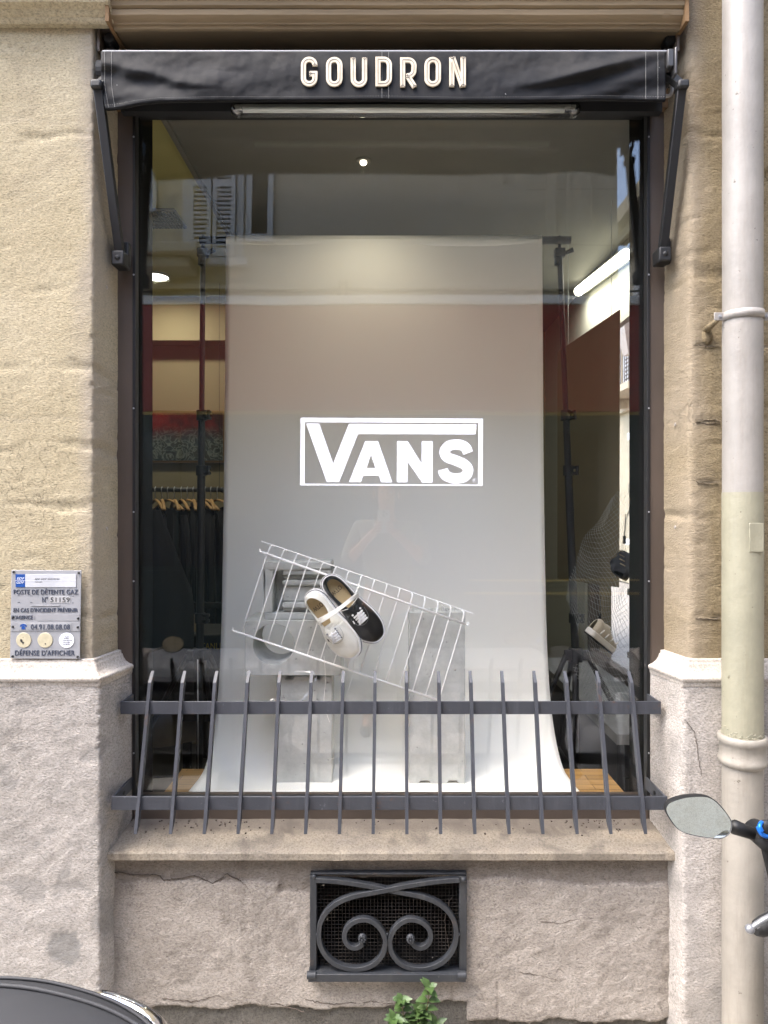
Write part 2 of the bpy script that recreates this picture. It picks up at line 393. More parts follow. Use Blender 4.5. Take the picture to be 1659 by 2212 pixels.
def mk_oak():
    m, n, l, b = newmat('oak_boards'); co = coords(n, l, (.8, 9, 9)); co2 = coords(n, l)
    g = noise_n(n, l, co, 6, 8, .65, .4)
    br = n.new('ShaderNodeTexBrick'); br.inputs['Scale'].default_value = 1; br.inputs['Brick Width'].default_value = .5; br.inputs['Row Height'].default_value = .045
    br.inputs['Mortar Size'].default_value = .0012; br.inputs['Color1'].default_value = (*lin('b08a50'), 1); br.inputs['Color2'].default_value = (*lin('9a763f'), 1); br.inputs['Mortar'].default_value = (*lin('5a4425'), 1)
    l.new(co2, br.inputs['Vector'])
    l.new(mixc(n, l, 1.0, br.outputs['Color'], ramp(n, l, g, [(.3, (.68,.64,.6)), (.6, (1,1,1))]), 'MULTIPLY'), b.inputs['Base Color'])
    b.inputs['Roughness'].default_value = .45; bump(n, l, b, g, .15, .001); return m
M['oak'] = mk_oak()
def mk_canvas():
    m, n, l, b = newmat('awning_canvas'); co = coords(n, l); cd = coords(n, l, (.5, 1, 1.6), (0, R(-28), 0))
    f = noise_n(n, l, cd, 5, 8, .68, .8)
    tcn = n.new('ShaderNodeTexCoord'); sx = n.new('ShaderNodeSeparateXYZ'); l.new(tcn.outputs['Object'], sx.inputs[0])
    c = ramp(n, l, f, [(.38, lin('08090b')), (.62, lin('101114')), (.85, lin('2c2c2e'))])
    # dust that has settled along the top of the cloth
    mr = n.new('ShaderNodeMapRange'); l.new(sx.outputs[2], mr.inputs[0]); mr.inputs[1].default_value = 2.71; mr.inputs[2].default_value = 2.80
    d = mathn(n, l, 'MULTIPLY', mr.outputs[0], ramp(n, l, noise_n(n, l, co, 9, 7, .7), [(.4, (.05,.05,.05)), (.75, (.75,.75,.75))]))
    c = mixc(n, l, d, c, lin('43403b'))
    sp = ramp(n, l, noise_n(n, l, co, 95, 1), [(.80, (0,0,0)), (.83, (1,1,1))]); c = mixc(n, l, sp, c, lin('9a9a96'))
    l.new(c, b.inputs['Base Color']); b.inputs['Roughness'].default_value = .72; b.inputs['Specular IOR Level'].default_value = .22
    nb = bump(n, l, None, noise_n(n, l, cd, 5, 2), .2, .010); bump(n, l, b, noise_n(n, l, co, 700, 1), .25, .0006, nb); return m
M['canvas'] = mk_canvas()
def mk_letter():
    m, n, l, b = newmat('letter_cream_foam'); co = coords(n, l)
    l.new(ramp(n, l, noise_n(n, l, co, 25, 6), [(.3, lin('ad9f88')), (.6, lin('c8bda8')), (.8, lin('d4cbbb'))]), b.inputs['Base Color'])
    b.inputs['Roughness'].default_value = .6; bump(n, l, b, noise_n(n, l, co, 120), .15, .001); return m
M['letter'] = mk_letter()
def mk_glass(name, f0=.05, wob=.0, tint=(1,1,1)):
    m = bpy.data.materials.new(name); m.use_nodes = True; n = m.node_tree.nodes; l = m.node_tree.links; n.clear()
    out = n.new('ShaderNodeOutputMaterial'); mx = n.new('ShaderNodeMixShader'); tr = n.new('ShaderNodeBsdfTransparent'); gl = n.new('ShaderNodeBsdfGlossy')
    gl.inputs['Roughness'].default_value = 0.0; tr.inputs[0].default_value = (*tint, 1)
    lw = n.new('ShaderNodeLayerWeight'); pw = mathn(n, l, 'POWER', lw.outputs['Facing'], 5.0)
    fac = mathn(n, l, 'ADD', mathn(n, l, 'MULTIPLY', pw, 1-f0), f0)
    l.new(fac, mx.inputs[0]); l.new(tr.outputs[0], mx.inputs[1]); l.new(gl.outputs[0], mx.inputs[2]); l.new(mx.outputs[0], out.inputs[0])
    if wob:
        co = coords(n, l); b = n.new('ShaderNodeBump'); b.inputs['Strength'].default_value = 1; b.inputs['Distance'].default_value = wob
        l.new(noise_n(n, l, co, 2.2, 1), b.inputs['Height']); l.new(b.outputs[0], gl.inputs['Normal'])
    return m
M['glass'] = mk_glass('window_glass', .054, .0006)
M['glass2'] = mk_glass('plain_glass', .05, 0)
M['clear'] = mk_glass('clear_plastic', .12, 0, (.8, .8, .78))
def emis(name, c, s):
    m, n, l, b = newmat(name); b.inputs['Emission Color'].default_value = (*c, 1); b.inputs['Emission Strength'].default_value = s; b.inputs['Base Color'].default_value = (.8,.8,.8,1); return m
M['tube_on'] = emis('lit_tube', (1, .98, .78), .9)
M['spot_on'] = emis('lit_spot', (1, .9, .7), 1.2)
M['down_on'] = emis('lit_downlight', (1, .98, .85), .8)
M['bulb_on'] = emis('lit_bulb', (1, .85, .35), 2.0)
# ================================================================ our building
N3 = noise.noise
def fbm(p, o=4):
    s = 0; a = 1; p = Vector(p)
    for _ in range(o): s += a*N3(p); p = p*2.03; a *= .55
    return s
def round_path(path, r, k=4):
    out = [Vector((*path[0], 0))]
    for i in range(1, len(path)-1):
        a, b, c = (Vector((*q, 0)) for q in path[i-1:i+2]); d1 = (a-b).normalized(); d2 = (c-b).normalized()
        for j in range(k+1):
            t = j/k; p0 = b+d1*r; p2 = b+d2*r; out.append(p0*(1-t)**2+b*2*t*(1-t)+p2*t*t)
    out.append(Vector((*path[-1], 0))); return out
def loft(path, prof, res=.008, amp=.0025, r=.008, chip=.010, zhi=3.02, wear=None, relief=None, seed=0):
    """wall skin swept along a plan path; prof = (offset outwards, height)"""
    def offs(o):
        q = [Vector((*p, 0)) for p in path]; out = []
        for i, p in enumerate(q):
            a = (q[i]-q[i-1]).normalized() if i else (q[1]-q[0]).normalized(); b = (q[i+1]-q[i]).normalized() if i < len(q)-1 else a
            na = Vector((a.y, -a.x, 0)); nb_ = Vector((b.y, -b.x, 0)); n = (na+nb_); n.normalize(); out.append(p+n*o/max(.3, n.dot(na)))
        return round_path([(p.x, p.y) for p in out], r)
    pts = offs(0); par_ = []
    for i in range(len(pts)-1):
        a, b = pts[i], pts[i+1]; L = (b-a).length
        n = max(1, int(L/res))
        if L > .3:
            ts = [0]
            while ts[-1] < 1:
                x = (a+(b-a)*ts[-1]); st = res if (-1.35 < x.x < 1.6 and x.y < 2.6) else .15
                ts.append(min(1, ts[-1]+st/L))
        else: ts = [k/n for k in range(n+1)]
        for t in ts[:-1]: par_.append((i, t))
    par_.append((len(pts)-2, 1.0)); cache = {}
    def line(o):
        if o not in cache:
            q = offs(o); cache[o] = [q[i]+(q[i+1]-q[i])*t for i, t in par_]
        return cache[o]
    pp = line(0); zz = []
    for i in range(len(prof)-1):
        (o0, z0), (o1, z1) = prof[i], prof[i+1]; L = math.hypot(o1-o0, z1-z0)
        t = 0
        while t < 1-1e-6:
            z = z0+(z1-z0)*t; zz.append((round(o0+(o1-o0)*t, 5), z)); t += (res if -.1 < z < zhi else .25)/max(L, 1e-6)
    zz.append(prof[-1]); m = len(pp); nrm = []; cur = []; fade = []
    for i in range(m):
        a = (pp[i]-pp[i-1]) if i else (pp[1]-pp[0]); b = (pp[i+1]-pp[i]) if i < m-1 else a
        a = a.normalized(); b = b.normalized(); t = (a+b).normalized(); n = Vector((t.y, -t.x, 0)); nrm.append(n)
        fade.append(min(1, (pp[i]-pp[-1]).length/.05, (pp[i]-pp[0]).length/.05))
    corners = [Vector((*q, 0)) for q in path[1:-1]]
    for i in range(m): cur.append(max(0, 1-min([(pp[i]-c).length for c in corners]+[9])/.013))
    mb = MB(); at = []; rows = []
    for o, z in zz:
        row = []
        for i in range(m):
            p = line(o)[i].copy(); p.z = z; q = p+Vector((seed*3.1, seed*1.7, 0))
            d = amp*.6*fbm(q*9)+amp*.6*fbm(q*60, 2); wv = 0
            if cur[i] > 0 and chip:
                c = max(0, N3(Vector((seed, 5, z*38)))-.42)+max(0, N3(Vector((seed+9, 2, z*95)))-.20)*.8
                d -= cur[i]*min(1, c*2.2)*chip
            if wear: wv, dd = wear(p); d += dd
            row.append(p+nrm[i]*d*fade[i]); at.append(max(0, min(1, wv)))
        rows.append(row)
    mb.grid(rows); return mb, at

building = thing('shop_building', 'ochre stone shopfront wall with pale plastered base around the display window', 'building', (0, 2.1, 0))
YF, YL, XL, XR = 2.05, 2.205, -.838, .881
XLr, XRr = -.8149+.002, .8567-.002
def blob(p, u, v, d, rad, asp=1.0):
    c = P(u, v, d); dx = (p.x-c.x); dz = (p.z-c.z)*asp
    return 1-math.hypot(dx, dz)/(rad*d/FX)+.35*fbm(p*40, 3)
def step(x, w=.12): return max(0, min(1, x/w))
def wear_ped(p):
    fl = fbm(Vector((p.x*6+p.y*6, 9, p.z*8)), 5); d = .0012*step(fl-.12, .03)-.0015*step(-fl-.42, .04); w = .14*step(fl-.12, .03)+.4*step(-fl-.42, .05)
    a = step(blob(p, 135, 2052, 2.0, 40)); w = max(w, a*.8); d -= a*.0015
    for u, v, r in ((398*.6636, 2600*.66, 12), (20, 1700, 13), (212, 2010, 16), (75, 1830, 8), (120, 1560, 7), (30, 1620, 9)):
        a = step(blob(p, u, v, 2.0, r)); w = max(w, a*.45); d -= a*.0008
    # scuffed grey arris
    return w, d
def wear_sand(p):
    w = 0; d = 0
    s = fbm(Vector((p.x*3, p.y*3, p.z*18+4)), 4)
    d -= max(0, s-.42)*.012
    if p.x > .9:
        for v in (745, 905, 1040, 1330): 
            k = max(0, 1-abs(p.z-ZV(v, 2.05)-.01*N3(Vector((p.x*14, v, 0))))/.006); d -= k*.006; w = max(w, k*.6)
    else:
        for v in (262, 905):
            k = max(0, 1-abs(p.z-ZV(v, 2.05)-.012*N3(Vector((p.x*9, v, 0))))/.010); d -= k*.0012; w = max(w, k*.15)
    # grey smoothed mortar near the reveal
    ex = min(abs(p.x-XL), abs(p.x-XR)); a = step(.055+.03*fbm(Vector((p.x*8, 3, p.z*4)), 4)-ex, .05)
    return max(w, a*.75), d
LP = [(-3.2, YF), (XL, YF), (XLr, YL)]
RP = [(XRr, YL), (XR, YF), (1.36, YF), (1.36, 2.46), (1.24, 2.46)]
RP2 = [(1.24, 4.25), (1.36, 4.25), (1.36, 9)]
def skin(name, path, prof, m, **k):
    mb, at = loft(path, prof, **k); return mb.build(name, m, building, smooth=True, attr=at)
skin('wall', LP, [(0, 1.06), (0, 3.02), (0, 9)], M['sand'], wear=wear_sand, seed=1, amp=.002)
skin('wall', RP, [(0, 1.06), (0, 3.02), (0, 9)], M['sandr'], wear=wear_sand, seed=2, amp=.003, r=.02)
skin('wall', RP2, [(0, 0), (0, 9)], M['sandr'], res=.3, chip=0)
CAPP = [(-.004, 1.079), (.010, 1.0775), (.0115, 1.068), (.0145, 1.066), (.018, 1.056), (.026, 1.044), (.038, 1.036), (.047, 1.034), (.050, 1.031), (.050, 1.023), (.0465, 1.020), (.0445, 1.008)]
skin('plinth', LP, [(.043, -.02), (.043, 1.014)], M['ped'], wear=wear_ped, seed=3, chip=.011)
skin('plinth', RP, [(.043, -.02), (.043, 1.014)], M['ped'], wear=lambda p: (max(0, fbm(p*5)*.6), 0), seed=4, chip=.009, r=.012)
skin('plinth_moulding', LP, CAPP[::-1], M['cap'], res=.006, amp=.0012, seed=5, chip=.007, r=.005)
skin('plinth_moulding', RP, CAPP[::-1], M['cap'], res=.006, amp=.0012, seed=6, chip=.007, r=.005)

# wall below the sill, with the cellar opening left out of it
YA = 2.08
GX0, GX1, GZ0, GZ1 = XU(668, YA), XU(1008, YA), ZV(2112, YA), ZV(1893, YA)
def apron():
    x0, x1, z1 = -.812, .848, .497; res = .006; mb = MB(); at = []; rows = []
    nx = int((x1-x0)/res); nz = int((z1+.02)/res)
    for j in range(nz+1):
        z = -.02+(z1+.02)*j/nz; row = []
        for i in range(nx+1):
            x = x0+(x1-x0)*i/nx; p = Vector((x, YA, z)); d = .0022*fbm(p*12)+.0016*fbm(p*55, 3); wv = 0; fl = fbm(Vector((x*5.5, 4, z*7)), 5); d += .0014*step(fl-.05, .03)+.0014*step(fl-.38, .03); wv = .16*step(fl-.05, .03)+.25*step(-fl-.35, .2); eg = min(x-x0, x1-x); wv = max(wv, .6*step(.05+.03*fbm(p*9)-eg, .06))
            v = CY-(z-1.5)*FX/YA; u = CX+x*FX/YA
            # old coat above a ragged line under the sill
            line = 1908+22*fbm(Vector((u*.006, 0, 1)), 4)+(26 if u > 600 and u < 700 else 0)
            a = step(line-v, 5); wv = max(wv, a*.5); d -= a*.0045
            # ragged lower edge: the render ends over dark stone
            low = 2176+10*fbm(Vector((u*.012, 7, 1)), 4)-(12 if 860 < u < 1010 else 0)+(30 if u > 1010 else 0)
            b = step(v-low, 4); d -= b*.02
            for bu, bv, r, s in ((440, 2035, 34, .9), (1245, 2060, 45, .5), (1120, 2035, 26, .5), (845, 2135, 22, .6), (1100, 1960, 30, .25), (790, 1990, 20, .3), (1300, 1950, 30, .4), (630, 2075, 16, .7), (1100, 2100, 25, .5), (980, 2105, 24, .4), (1190, 2110, 30, .4)):
                if abs(u-bu) < 90 and abs(v-bv) < 90:
                    q = step(blob(p, bu, bv, YA, r), .4); wv = max(wv, q*s*.28); d -= q*s*.0035*fbm(p*55, 3)
            for (ua, va, ub, vb) in ((1075, 2120, 1075, 2212), (975, 1880, 975, 2180)):   # old repair joints
                if abs(u-ua-3*N3(Vector((v*.03, 1, 0)))) < 2.5 and va < v < vb: d -= .003; wv = max(wv, .3)
            ed = min(x-x0, x1-x); d -= .012*max(0, 1-ed/.008)
            row.append(Vector((x, YA-d, z))); at.append(min(1, wv))
        rows.append(row)
    m = len(rows); n = len(rows[0]); mb.v = [p for r in rows for p in r]
    for i in range(m-1):
        for j in range(n-1):
            c = (rows[i][j]+rows[i+1][j+1])/2
            if GX0+.004 < c.x < GX1-.004 and GZ0+.004 < c.z < GZ1-.004: continue
            mb.f.append((i*n+j, i*n+j+1, (i+1)*n+j+1, (i+1)*n+j))
    return mb, at
mb, at = apron(); mb.build('apron_wall', M['apron'], building, smooth=True, attr=at)
mb, at = loft([(-.82, YA+.012), (.86, YA+.012)], [(0, -.03), (0, .16)], res=.008, amp=.005, chip=0, seed=8); mb.build('base_stone', M['base'], building, smooth=True, attr=at)
# cracks in the render: narrow open joints with their own course
def crack(pts, d, w=.0016, seed=0, par=None):
    mb = MB(); q = []
    for (u0, v0), (u1, v1) in zip(pts, pts[1:]):
        n = max(2, int(math.hypot(u1-u0, v1-v0)/3.5))
        for k in range(n):
            t = k/n; u = u0+(u1-u0)*t; v = v0+(v1-v0)*t; q.append(P(u+3.5*N3(Vector((u*.13, v*.13, seed))), v+3.5*N3(Vector((u*.13, v*.13, seed+7))), d))
    for i in range(len(q)-1):
        ww = w*(.35+.9*abs(N3(Vector((i*.31, seed, 2)))))*min(1, (i+1)/4, (len(q)-i)/4); t = (q[i+1]-q[i]).normalized(); s = Vector((-t.z, 0, t.x))*ww
        mb.add([q[i]-s, q[i+1]-s, q[i+1]+s, q[i]+s, q[i]-s+Vector((0, .004, 0)), q[i+1]-s+Vector((0, .004, 0)), q[i+1]+s+Vector((0, .004, 0)), q[i]+s+Vector((0, .004, 0))], [(0, 1, 2, 3), (0, 4, 5, 1), (3, 2, 6, 7)])
    return mb.build('crack', M['crack'], building)
for i, (pts, w) in enumerate(((((236, 1885), (300, 1890), (345, 1892), (352, 1902), (420, 1893), (460, 1908), (490, 1888), (520, 1905), (545, 1925), (610, 1912)), .0009), (((350, 2158), (420, 2165), (470, 2150), (520, 2165), (600, 2170), (660, 2188)), .0014),
    (((1165, 1990), (1210, 1995), (1250, 1985), (1300, 1978)), .0009), (((1340, 1950), (1385, 2015)), .0006), (((975, 1940), (960, 1990), (972, 2060), (965, 2120)), .0007), (((1120, 2100), (1180, 2110), (1210, 2122)), .0011), (((660, 2160), (720, 2170), (800, 2164), (880, 2172)), .0012))): crack(pts, YA-.0012, w, i)
for i, (pts, w) in enumerate((((150, 2105), (120, 2120), (60, 2100)), ((300, 1500), (305, 1560), (312, 1640)), ((10, 1640), (20, 1700), (8, 1760)), ((40, 1580), (35, 1610)))[:0] or ()): pass
crack([(1325, 1560), (1345, 1640), (1350, 1690)], 2.004, .0014, 31) if False else None
crack([(1480, 1555), (1500, 1580), (1510, 1640), (1516, 1680)], 2.0045, .0007, 32)
#crack([(118, 1475), (122, 1440), (128, 1432)], 2.0, .0009, 33)
#crack([(98, 1928), (60, 1900), (20, 1950)], 2.0045, .001, 34)

for i, v in enumerate((745, 905, 912, 1040, 1335)): crack([(1503, v), (1530, v+3), (1560, v+1)], 2.0465, .0010, 50+i)
# recess behind the grille
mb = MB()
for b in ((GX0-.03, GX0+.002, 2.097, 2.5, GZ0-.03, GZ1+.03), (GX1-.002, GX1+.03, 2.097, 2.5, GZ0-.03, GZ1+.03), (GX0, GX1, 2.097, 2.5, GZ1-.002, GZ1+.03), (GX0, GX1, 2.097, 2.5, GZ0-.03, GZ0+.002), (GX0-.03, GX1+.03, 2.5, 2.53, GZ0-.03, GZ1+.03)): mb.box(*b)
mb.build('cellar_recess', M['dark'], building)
# masonry mass behind the apron and in the plan of the piers (keeps light out)
mb = MB(); mb.box(-.9, GX0-.03, 2.11, 2.3, -.02, .5); mb.box(GX1+.03, .9, 2.11, 2.3, -.02, .5); mb.box(-.9, .9, 2.53, 2.6, -.02, .47)
mb.box(-3.2, -.93, 2.16, 2.45, 0, 9); mb.box(.99, 1.2, 2.2, 2.42, 0, 9); mb.build('wall_core', M['wallin'], building)
# upper storeys of our own front
mb = MB(); mb.box(-.86, .9, 2.06, 2.4, 3.3, 9); mb.box(-.9, .9, 2.31, 2.42, 3.06, 3.3); mb.box(1.22, 1.355, 2.42, 4.3, 2.86, 9); mb.box(1.22, 1.355, 2.4, 4.3, 0, .6)
mb.build('upper_wall', M['sandr'], building)

# sill slab
def sill():
    mb = MB(); rows = []
    for (y, z) in ((2.22, .488), (2.22, .5590), (2.185, .5570), (2.165, .5515), (2.145, .546), (2.13, .5418), (2.12, .5390), (2.105, .5347), (2.09, .5305), (2.075, .5263), (2.065, .5235), (2.055, .5218), (2.048, .5205), (2.045, .517), (2.045, .499), (2.048, .4965), (2.08, .4965)):
        row = []
        for i in range(240):
            x = -.815+(.868+.815)*i/239; q = Vector((x, y, z))
            dd = .0012*fbm(q*14)+(-.002*step(N3(Vector((x*11, 3, 1)))-.45, .1) if 2.04 < y < 2.07 else 0)
            row.append((x, y-dd*.8, z+dd))
        rows.append(row)
    at = [max(0, min(1, step(p[1]-2.115+.025*fbm(Vector((p[0]*7, p[1]*20, 2)), 4), .03)*.8+.5*step(fbm(Vector((p[0]*9, p[1]*14, 6)), 4)-.25, .2))) for r in rows for p in r]
    return mb.grid(rows), at
rows_extra = None
sl, sat = sill(); sl.build('window_sill', M['sill'], building, smooth=True, attr=sat, auto=38)
# crumbs and dead leaves in the corners of the sill
mb = MB(); rnd = random.Random(3)
for k in range(150):
    t = rnd.random(); x = (rnd.uniform(.55, .83) if k % 3 == 0 else rnd.uniform(-.8, -.4) if k % 3 == 1 else rnd.uniform(-.8, .84)); y = 2.18-abs(rnd.gauss(0, .02 if k % 5 else .05))
    if y < 2.06: continue
    s = rnd.uniform(.0008, .0032); c = Vector((x, y, .5222+(y-2.06)*.277+s*.5)); mb.hexa([c+Vector((rnd.uniform(.5, 1)*s*a, rnd.uniform(.5, 1)*s*b_, s*.6*c_)) for c_ in (-1, 1) for a, b_ in ((-1,-1),(1,-1),(1,1),(-1,1))])
o = mb.build('debris', M['debris']); o['kind'] = 'stuff'; o['label'] = 'crumbs of grit and dead leaf along the back of the sill'

# lintel: mouldings with several fillets across the top
def strip_x(x0, x1, prof, n=2, amp=0.0, seed=0):
    mb = MB(); rows = []
    for (y, z) in prof:
        rows.append([(x0+(x1-x0)*i/n, y-amp*fbm(Vector((x0+(x1-x0)*i/n, z, seed))*9), z+amp*.6*fbm(Vector((x0+(x1-x0)*i/n, z, seed+4))*7)) for i in range(n+1)])
    return mb.grid(rows)
def zz(v, d=2.03): return ZV(v, d)
LINP = [(2.30, zz(61)+.012), (2.06, zz(61)+.006), (2.045, zz(60)), (2.038, zz(58)), (2.036, zz(53)), (2.03, zz(52)), (2.028, zz(48)), (2.022, zz(46)), (2.014, zz(40)), (2.012, zz(30)), (2.016, zz(27)), (2.006, zz(24)), (2.004, zz(16)), (1.998, zz(13)), (1.99, zz(6)), (1.986, zz(-6)), (1.984, zz(-14)), (1.995, zz(-20)), (1.98, zz(-30)), (1.98, zz(-60)), (2.06, zz(-64)), (2.06, 3.32)]
strip_x(XU(236, 2.03), XU(1479, 2.03), LINP, 160, .0012).build('lintel', M['wood_b'], building, smooth=True, auto=35)
mb = MB(); mb.box(XU(236, 2.03), XU(236, 2.03)+.01, 2.0, 2.3, zz(61), 3.3); mb.box(XU(1479, 2.03)-.01, XU(1479, 2.03), 2.0, 2.3, zz(61), 3.3); build_each(mb, 'lintel_end', M['wood_d'], building)
CORN = [(2.052, zz(50)), (2.03, zz(50)-.003), (2.022, zz(47)), (2.02, zz(42)), (2.014, zz(39)), (2.008, zz(30)), (1.992, zz(24)), (1.988, zz(16)), (1.988, zz(2)), (1.97, zz(-3)), (1.965, zz(-30)), (2.052, zz(-34))]
mb = strip_x(-3.2, XU(229, 2.0), CORN, 200, .002, 3)
mb.build('cornice', M['sand'], building, smooth=True, auto=35)
mb = MB(); mb.prism([(XU(229, 2.0)-.001, y, z) for y, z in CORN], (.012, 0, 0)); mb.build('cornice_end', M['sand'], building, bevel=.003)

# window: brown frame, black bead, glass, header
win = None
YFm = 2.182; YG = 2.21
def xw(u, d): return XU(u, d)
fx0, fx1 = XU(255.5, YFm)-.02, XU(1433, YFm)+.02
gl0, gl1 = XU(296, YG), XU(1394, YG); gz0, gz1 = ZV(1718, YG), ZV(228, YG)
mb = MB(); mb.box(fx0, gl0-.002, YFm, 2.25, .523, 3.0); mb.box(gl1+.002, fx1, YFm, 2.25, .523, 3.0)
mb.box(gl0-.002, gl1+.002, YFm+.004, 2.25, .523, gz0-.004)
frame = mb.build('window_frame', M['frame'], building, bevel=.002)
mb = MB(); mb.box(gl0-.003, gl0+.006, YFm-.004, YG-.002, gz0-.005, gz1+.05); mb.box(gl1-.006, gl1+.003, YFm-.004, YG-.002, gz0-.005, gz1+.05); mb.box(gl0, gl1, YFm-.002, YG-.002, gz0-.012, gz0+.004)
mb.build('glazing_bead', M['black'], frame, bevel=.001)
mb = MB()
for z in (ZV(325, 2.26), ZV(612, 2.26), ZV(890, 2.26), ZV(1106, 2.26), ZV(1250, 2.26), ZV(1608, 2.26)):
    for x in (gl0+.001, gl1-.001): mb.lathe([(0, -.002), (.0028, -.0015), (.0028, 0)], (x, YFm-.004, z), 'y', 10)
build_each(mb, 'screw', M['alu'], frame)
mb = MB(); mb.box(gl0, gl1, YG, YG+.006, gz0, ZV(243, 2.19)+.004); pane = mb.build('window_pane', M['glass'], building)
mb = MB(); mb.box(gl0-.0025, gl1+.0025, 2.19, 2.22+.012, ZV(243, 2.19), 3.02); mb.box(gl0-.02, gl1+.02, 2.126, 2.154, ZV(241, 2.128), 2.83); mb.build('window_head', M['dark'], building)
strip_x(fx0, fx1, [(2.186, ZV(243, 2.182)+.002), (2.160, ZV(243, 2.182)+.002), (2.157, 2.88), (2.142, 2.885), (2.140, 2.93), (2.13, 2.935), (2.13, 3.08), (2.31, 3.09)], 60, .001).build('header_board', M['wood_d'], building, smooth=True, auto=30)
mb = MB()
for u in (705, 858, 1040, 1170, 980): mb.sphere(P(u+rnd.uniform(-6, 6), 96, 2.139), .006, 8, (1.2, .3, .8))
build_each(mb, 'knot', M['dark'], building)
# black inner jambs of the display
mb = MB(); mb.box(gl0-.03, gl0-.0025, 2.251, 2.346, .50, 2.98); mb.box(gl0-.002, gl0+.004, YG+.008, 2.346, .50, 2.98); mb.box(gl1-.004, gl1+.002, YG+.008, 2.343, .50, 2.98); mb.box(gl1+.0025, gl1+.06, 2.251, 2.343, .50, 2.98)
build_each(mb, 'inner_jamb', M['jamb'], building)
# wall plugs / screws in reveals
mb = MB()
for (u, v, s) in ((245, 621, -1), (1487, 917, 1), (1487, 1139, 1), (243, 1142, -1)):
    d = 2.17; x = -.8262 if s < 0 else .868
    mb.lathe([(0, .003*-s), (.005, .002*-s), (.006, 0)], (x, 2.12, ZV(v, 2.12)), 'x', 10)
build_each(mb, 'wall_plug', M['cap'], building)

# ---------------------------------------------------------------- awning
YV = 2.0
awn = thing('awning', 'rolled black canvas awning with cream letters above the shop window', 'awning', (0, 2.0, 2.75))
def valance():
    mb = MB(); rows = []; nz = 40; nx = 420
    def ubot(u):  # lower hem as measured
        pts = [(218, 234), (236, 233), (262, 229), (300, 222), (345, 217), (450, 215), (700, 214), (830, 213), (1000, 216), (1150, 215), (1300, 212), (1438, 215)]
        for (a, va), (b, vb) in zip(pts, pts[1:]):
            if a <= u <= b: return va+(vb-va)*(u-a)/(b-a)
        return pts[-1][1]
    for j in range(nz+1):
        t = j/nz; row = []
        for i in range(nx+1):
            u = 218+(1438-218)*i/nx
            uu = u
            if i < 30: uu = u+ (1-i/30)*14*max(0, t-.55)**1.3*2.0     # left edge swings in at the bottom
            if uu < 219+0: pass
            v = 111+(ubot(u)-111)*t
            e = math.exp(-((u-218)/210)**2)+math.exp(-((u-1438)/230)**2)
            f = .0045*math.sin((u*.011+t*4.2)*1.0)*min(1, t*2)*(0.35+e)
            diagL = math.exp(-((u-300-(t-.4)*330)/55)**2)*math.sin(min(1, t*1.3)*math.pi)*.016
            diagR = math.exp(-((u-1290+(t-.35)*330)/48)**2)*math.sin(min(1, t*1.3)*math.pi)*.016
            f += diagL+diagR+.006*fbm(Vector((u*.006+t*.9, t*1.3, 1)), 3)*min(1, t*3)*(.4+e)+.0016*fbm(Vector((u*.03, t*3, 4)), 3)
            f += .0045*math.sin((u-t*300)/34)*min(1, t*2.5)*max(0, 1-(u-218)/420)+.0045*math.sin((u+t*300)/34)*min(1, t*2.5)*max(0, 1-(1438-u)/420)
            y = YV-.008*t+f*-1
            if abs(u-830) < 200: y = YV-.008*t+(-f)*max(.15, (abs(u-830)-100)/100 if abs(u-830) > 100 else .15)
            row.append(P(uu, v, y))
        rows.append(row)
    mb.grid(rows)
    last = rows[-1]; mb.grid([last, [p+Vector((0, .004, -.003)) for p in last], [p+Vector((0, .012, -.001)) for p in last], [p+Vector((0, .012, .02)) for p in last]])
    return mb, rows
mb, vrows = valance(); can = mb.build('canvas_valance', M['canvas'], awn, smooth=True)
md = can.modifiers.new('s', 'SOLIDIFY'); md.thickness = .0015; md.offset = 1
# stitched seams follow the cloth
mb = MB()
def seam(col):
    for j in range(0, 40, 1):
        a, b = vrows[j][col], vrows[j+1][col]; mb.tube([a+(b-a)*.12+Vector((0, -.0022, 0)), b-(b-a)*.12+Vector((0, -.0022, 0))], .0005, 5)
for c in (3, 8, 414, 405, 209, 214): seam(c)
for i in range(0, 420):
    a, b = vrows[38][i], vrows[38][i+1]
    if i % 2 == 0: mb.tube([a+Vector((0, -.002, 0)), b+Vector((0, -.002, 0))], .0003, 4)
mb.build('stitching', M['stitchw'], can)
# letters
def GP(zx, zy): u = (950+zx/2.765)*.6636; v = (170+zy/2.765)*.6636; return u, v
def arc(cx, cy, r, a0, a1, n=8): return [(cx+r*math.cos(R(a0+(a1-a0)*k/n)), cy-r*math.sin(R(a0+(a1-a0)*k/n))) for k in range(n+1)]
H = 219
LET = {'G': [([(102, 60)]+arc(51, 51, 51, 0, 180, 12)+arc(51, H-51, 51, 180, 360, 12)+[(102, 128), (52, 128)], False)],
 'O': [(arc(51, 51, 51, 0, 180, 12)+arc(51, H-51, 51, 180, 360, 12), True)],
 'U': [([(0, -22)]+arc(51, H-51, 51, 180, 360, 12)+[(102, -22)], False)],
 'D': [([(0, 0), (51, 0)]+arc(51, 51, 51, 80, 0, 8)+arc(51, H-51, 51, 0, -80, 8)+[(51, H), (0, H)], True)],
 'R': [([(0, 243), (0, 0), (48, 0)]+arc(50, 52, 52, 80, 0, 8)+arc(50, 92, 50, 0, -80, 8)+[(30, 143)], False), ([(46, 146), (108, 243)], False)],
 'N': [([(0, 243), (0, -22)], False), ([(6, -22), (96, 243)], False), ([(102, -22), (102, 243)], False)]}
lx = [(109, 'G'), (334, 'O'), (554, 'U'), (776, 'D'), (997, 'R'), (1215, 'O'), (1437, 'N')]
yo = [86, 88, 92, 86, 92, 88, 88]
sw = 46/2.765*.6636*YV/FX
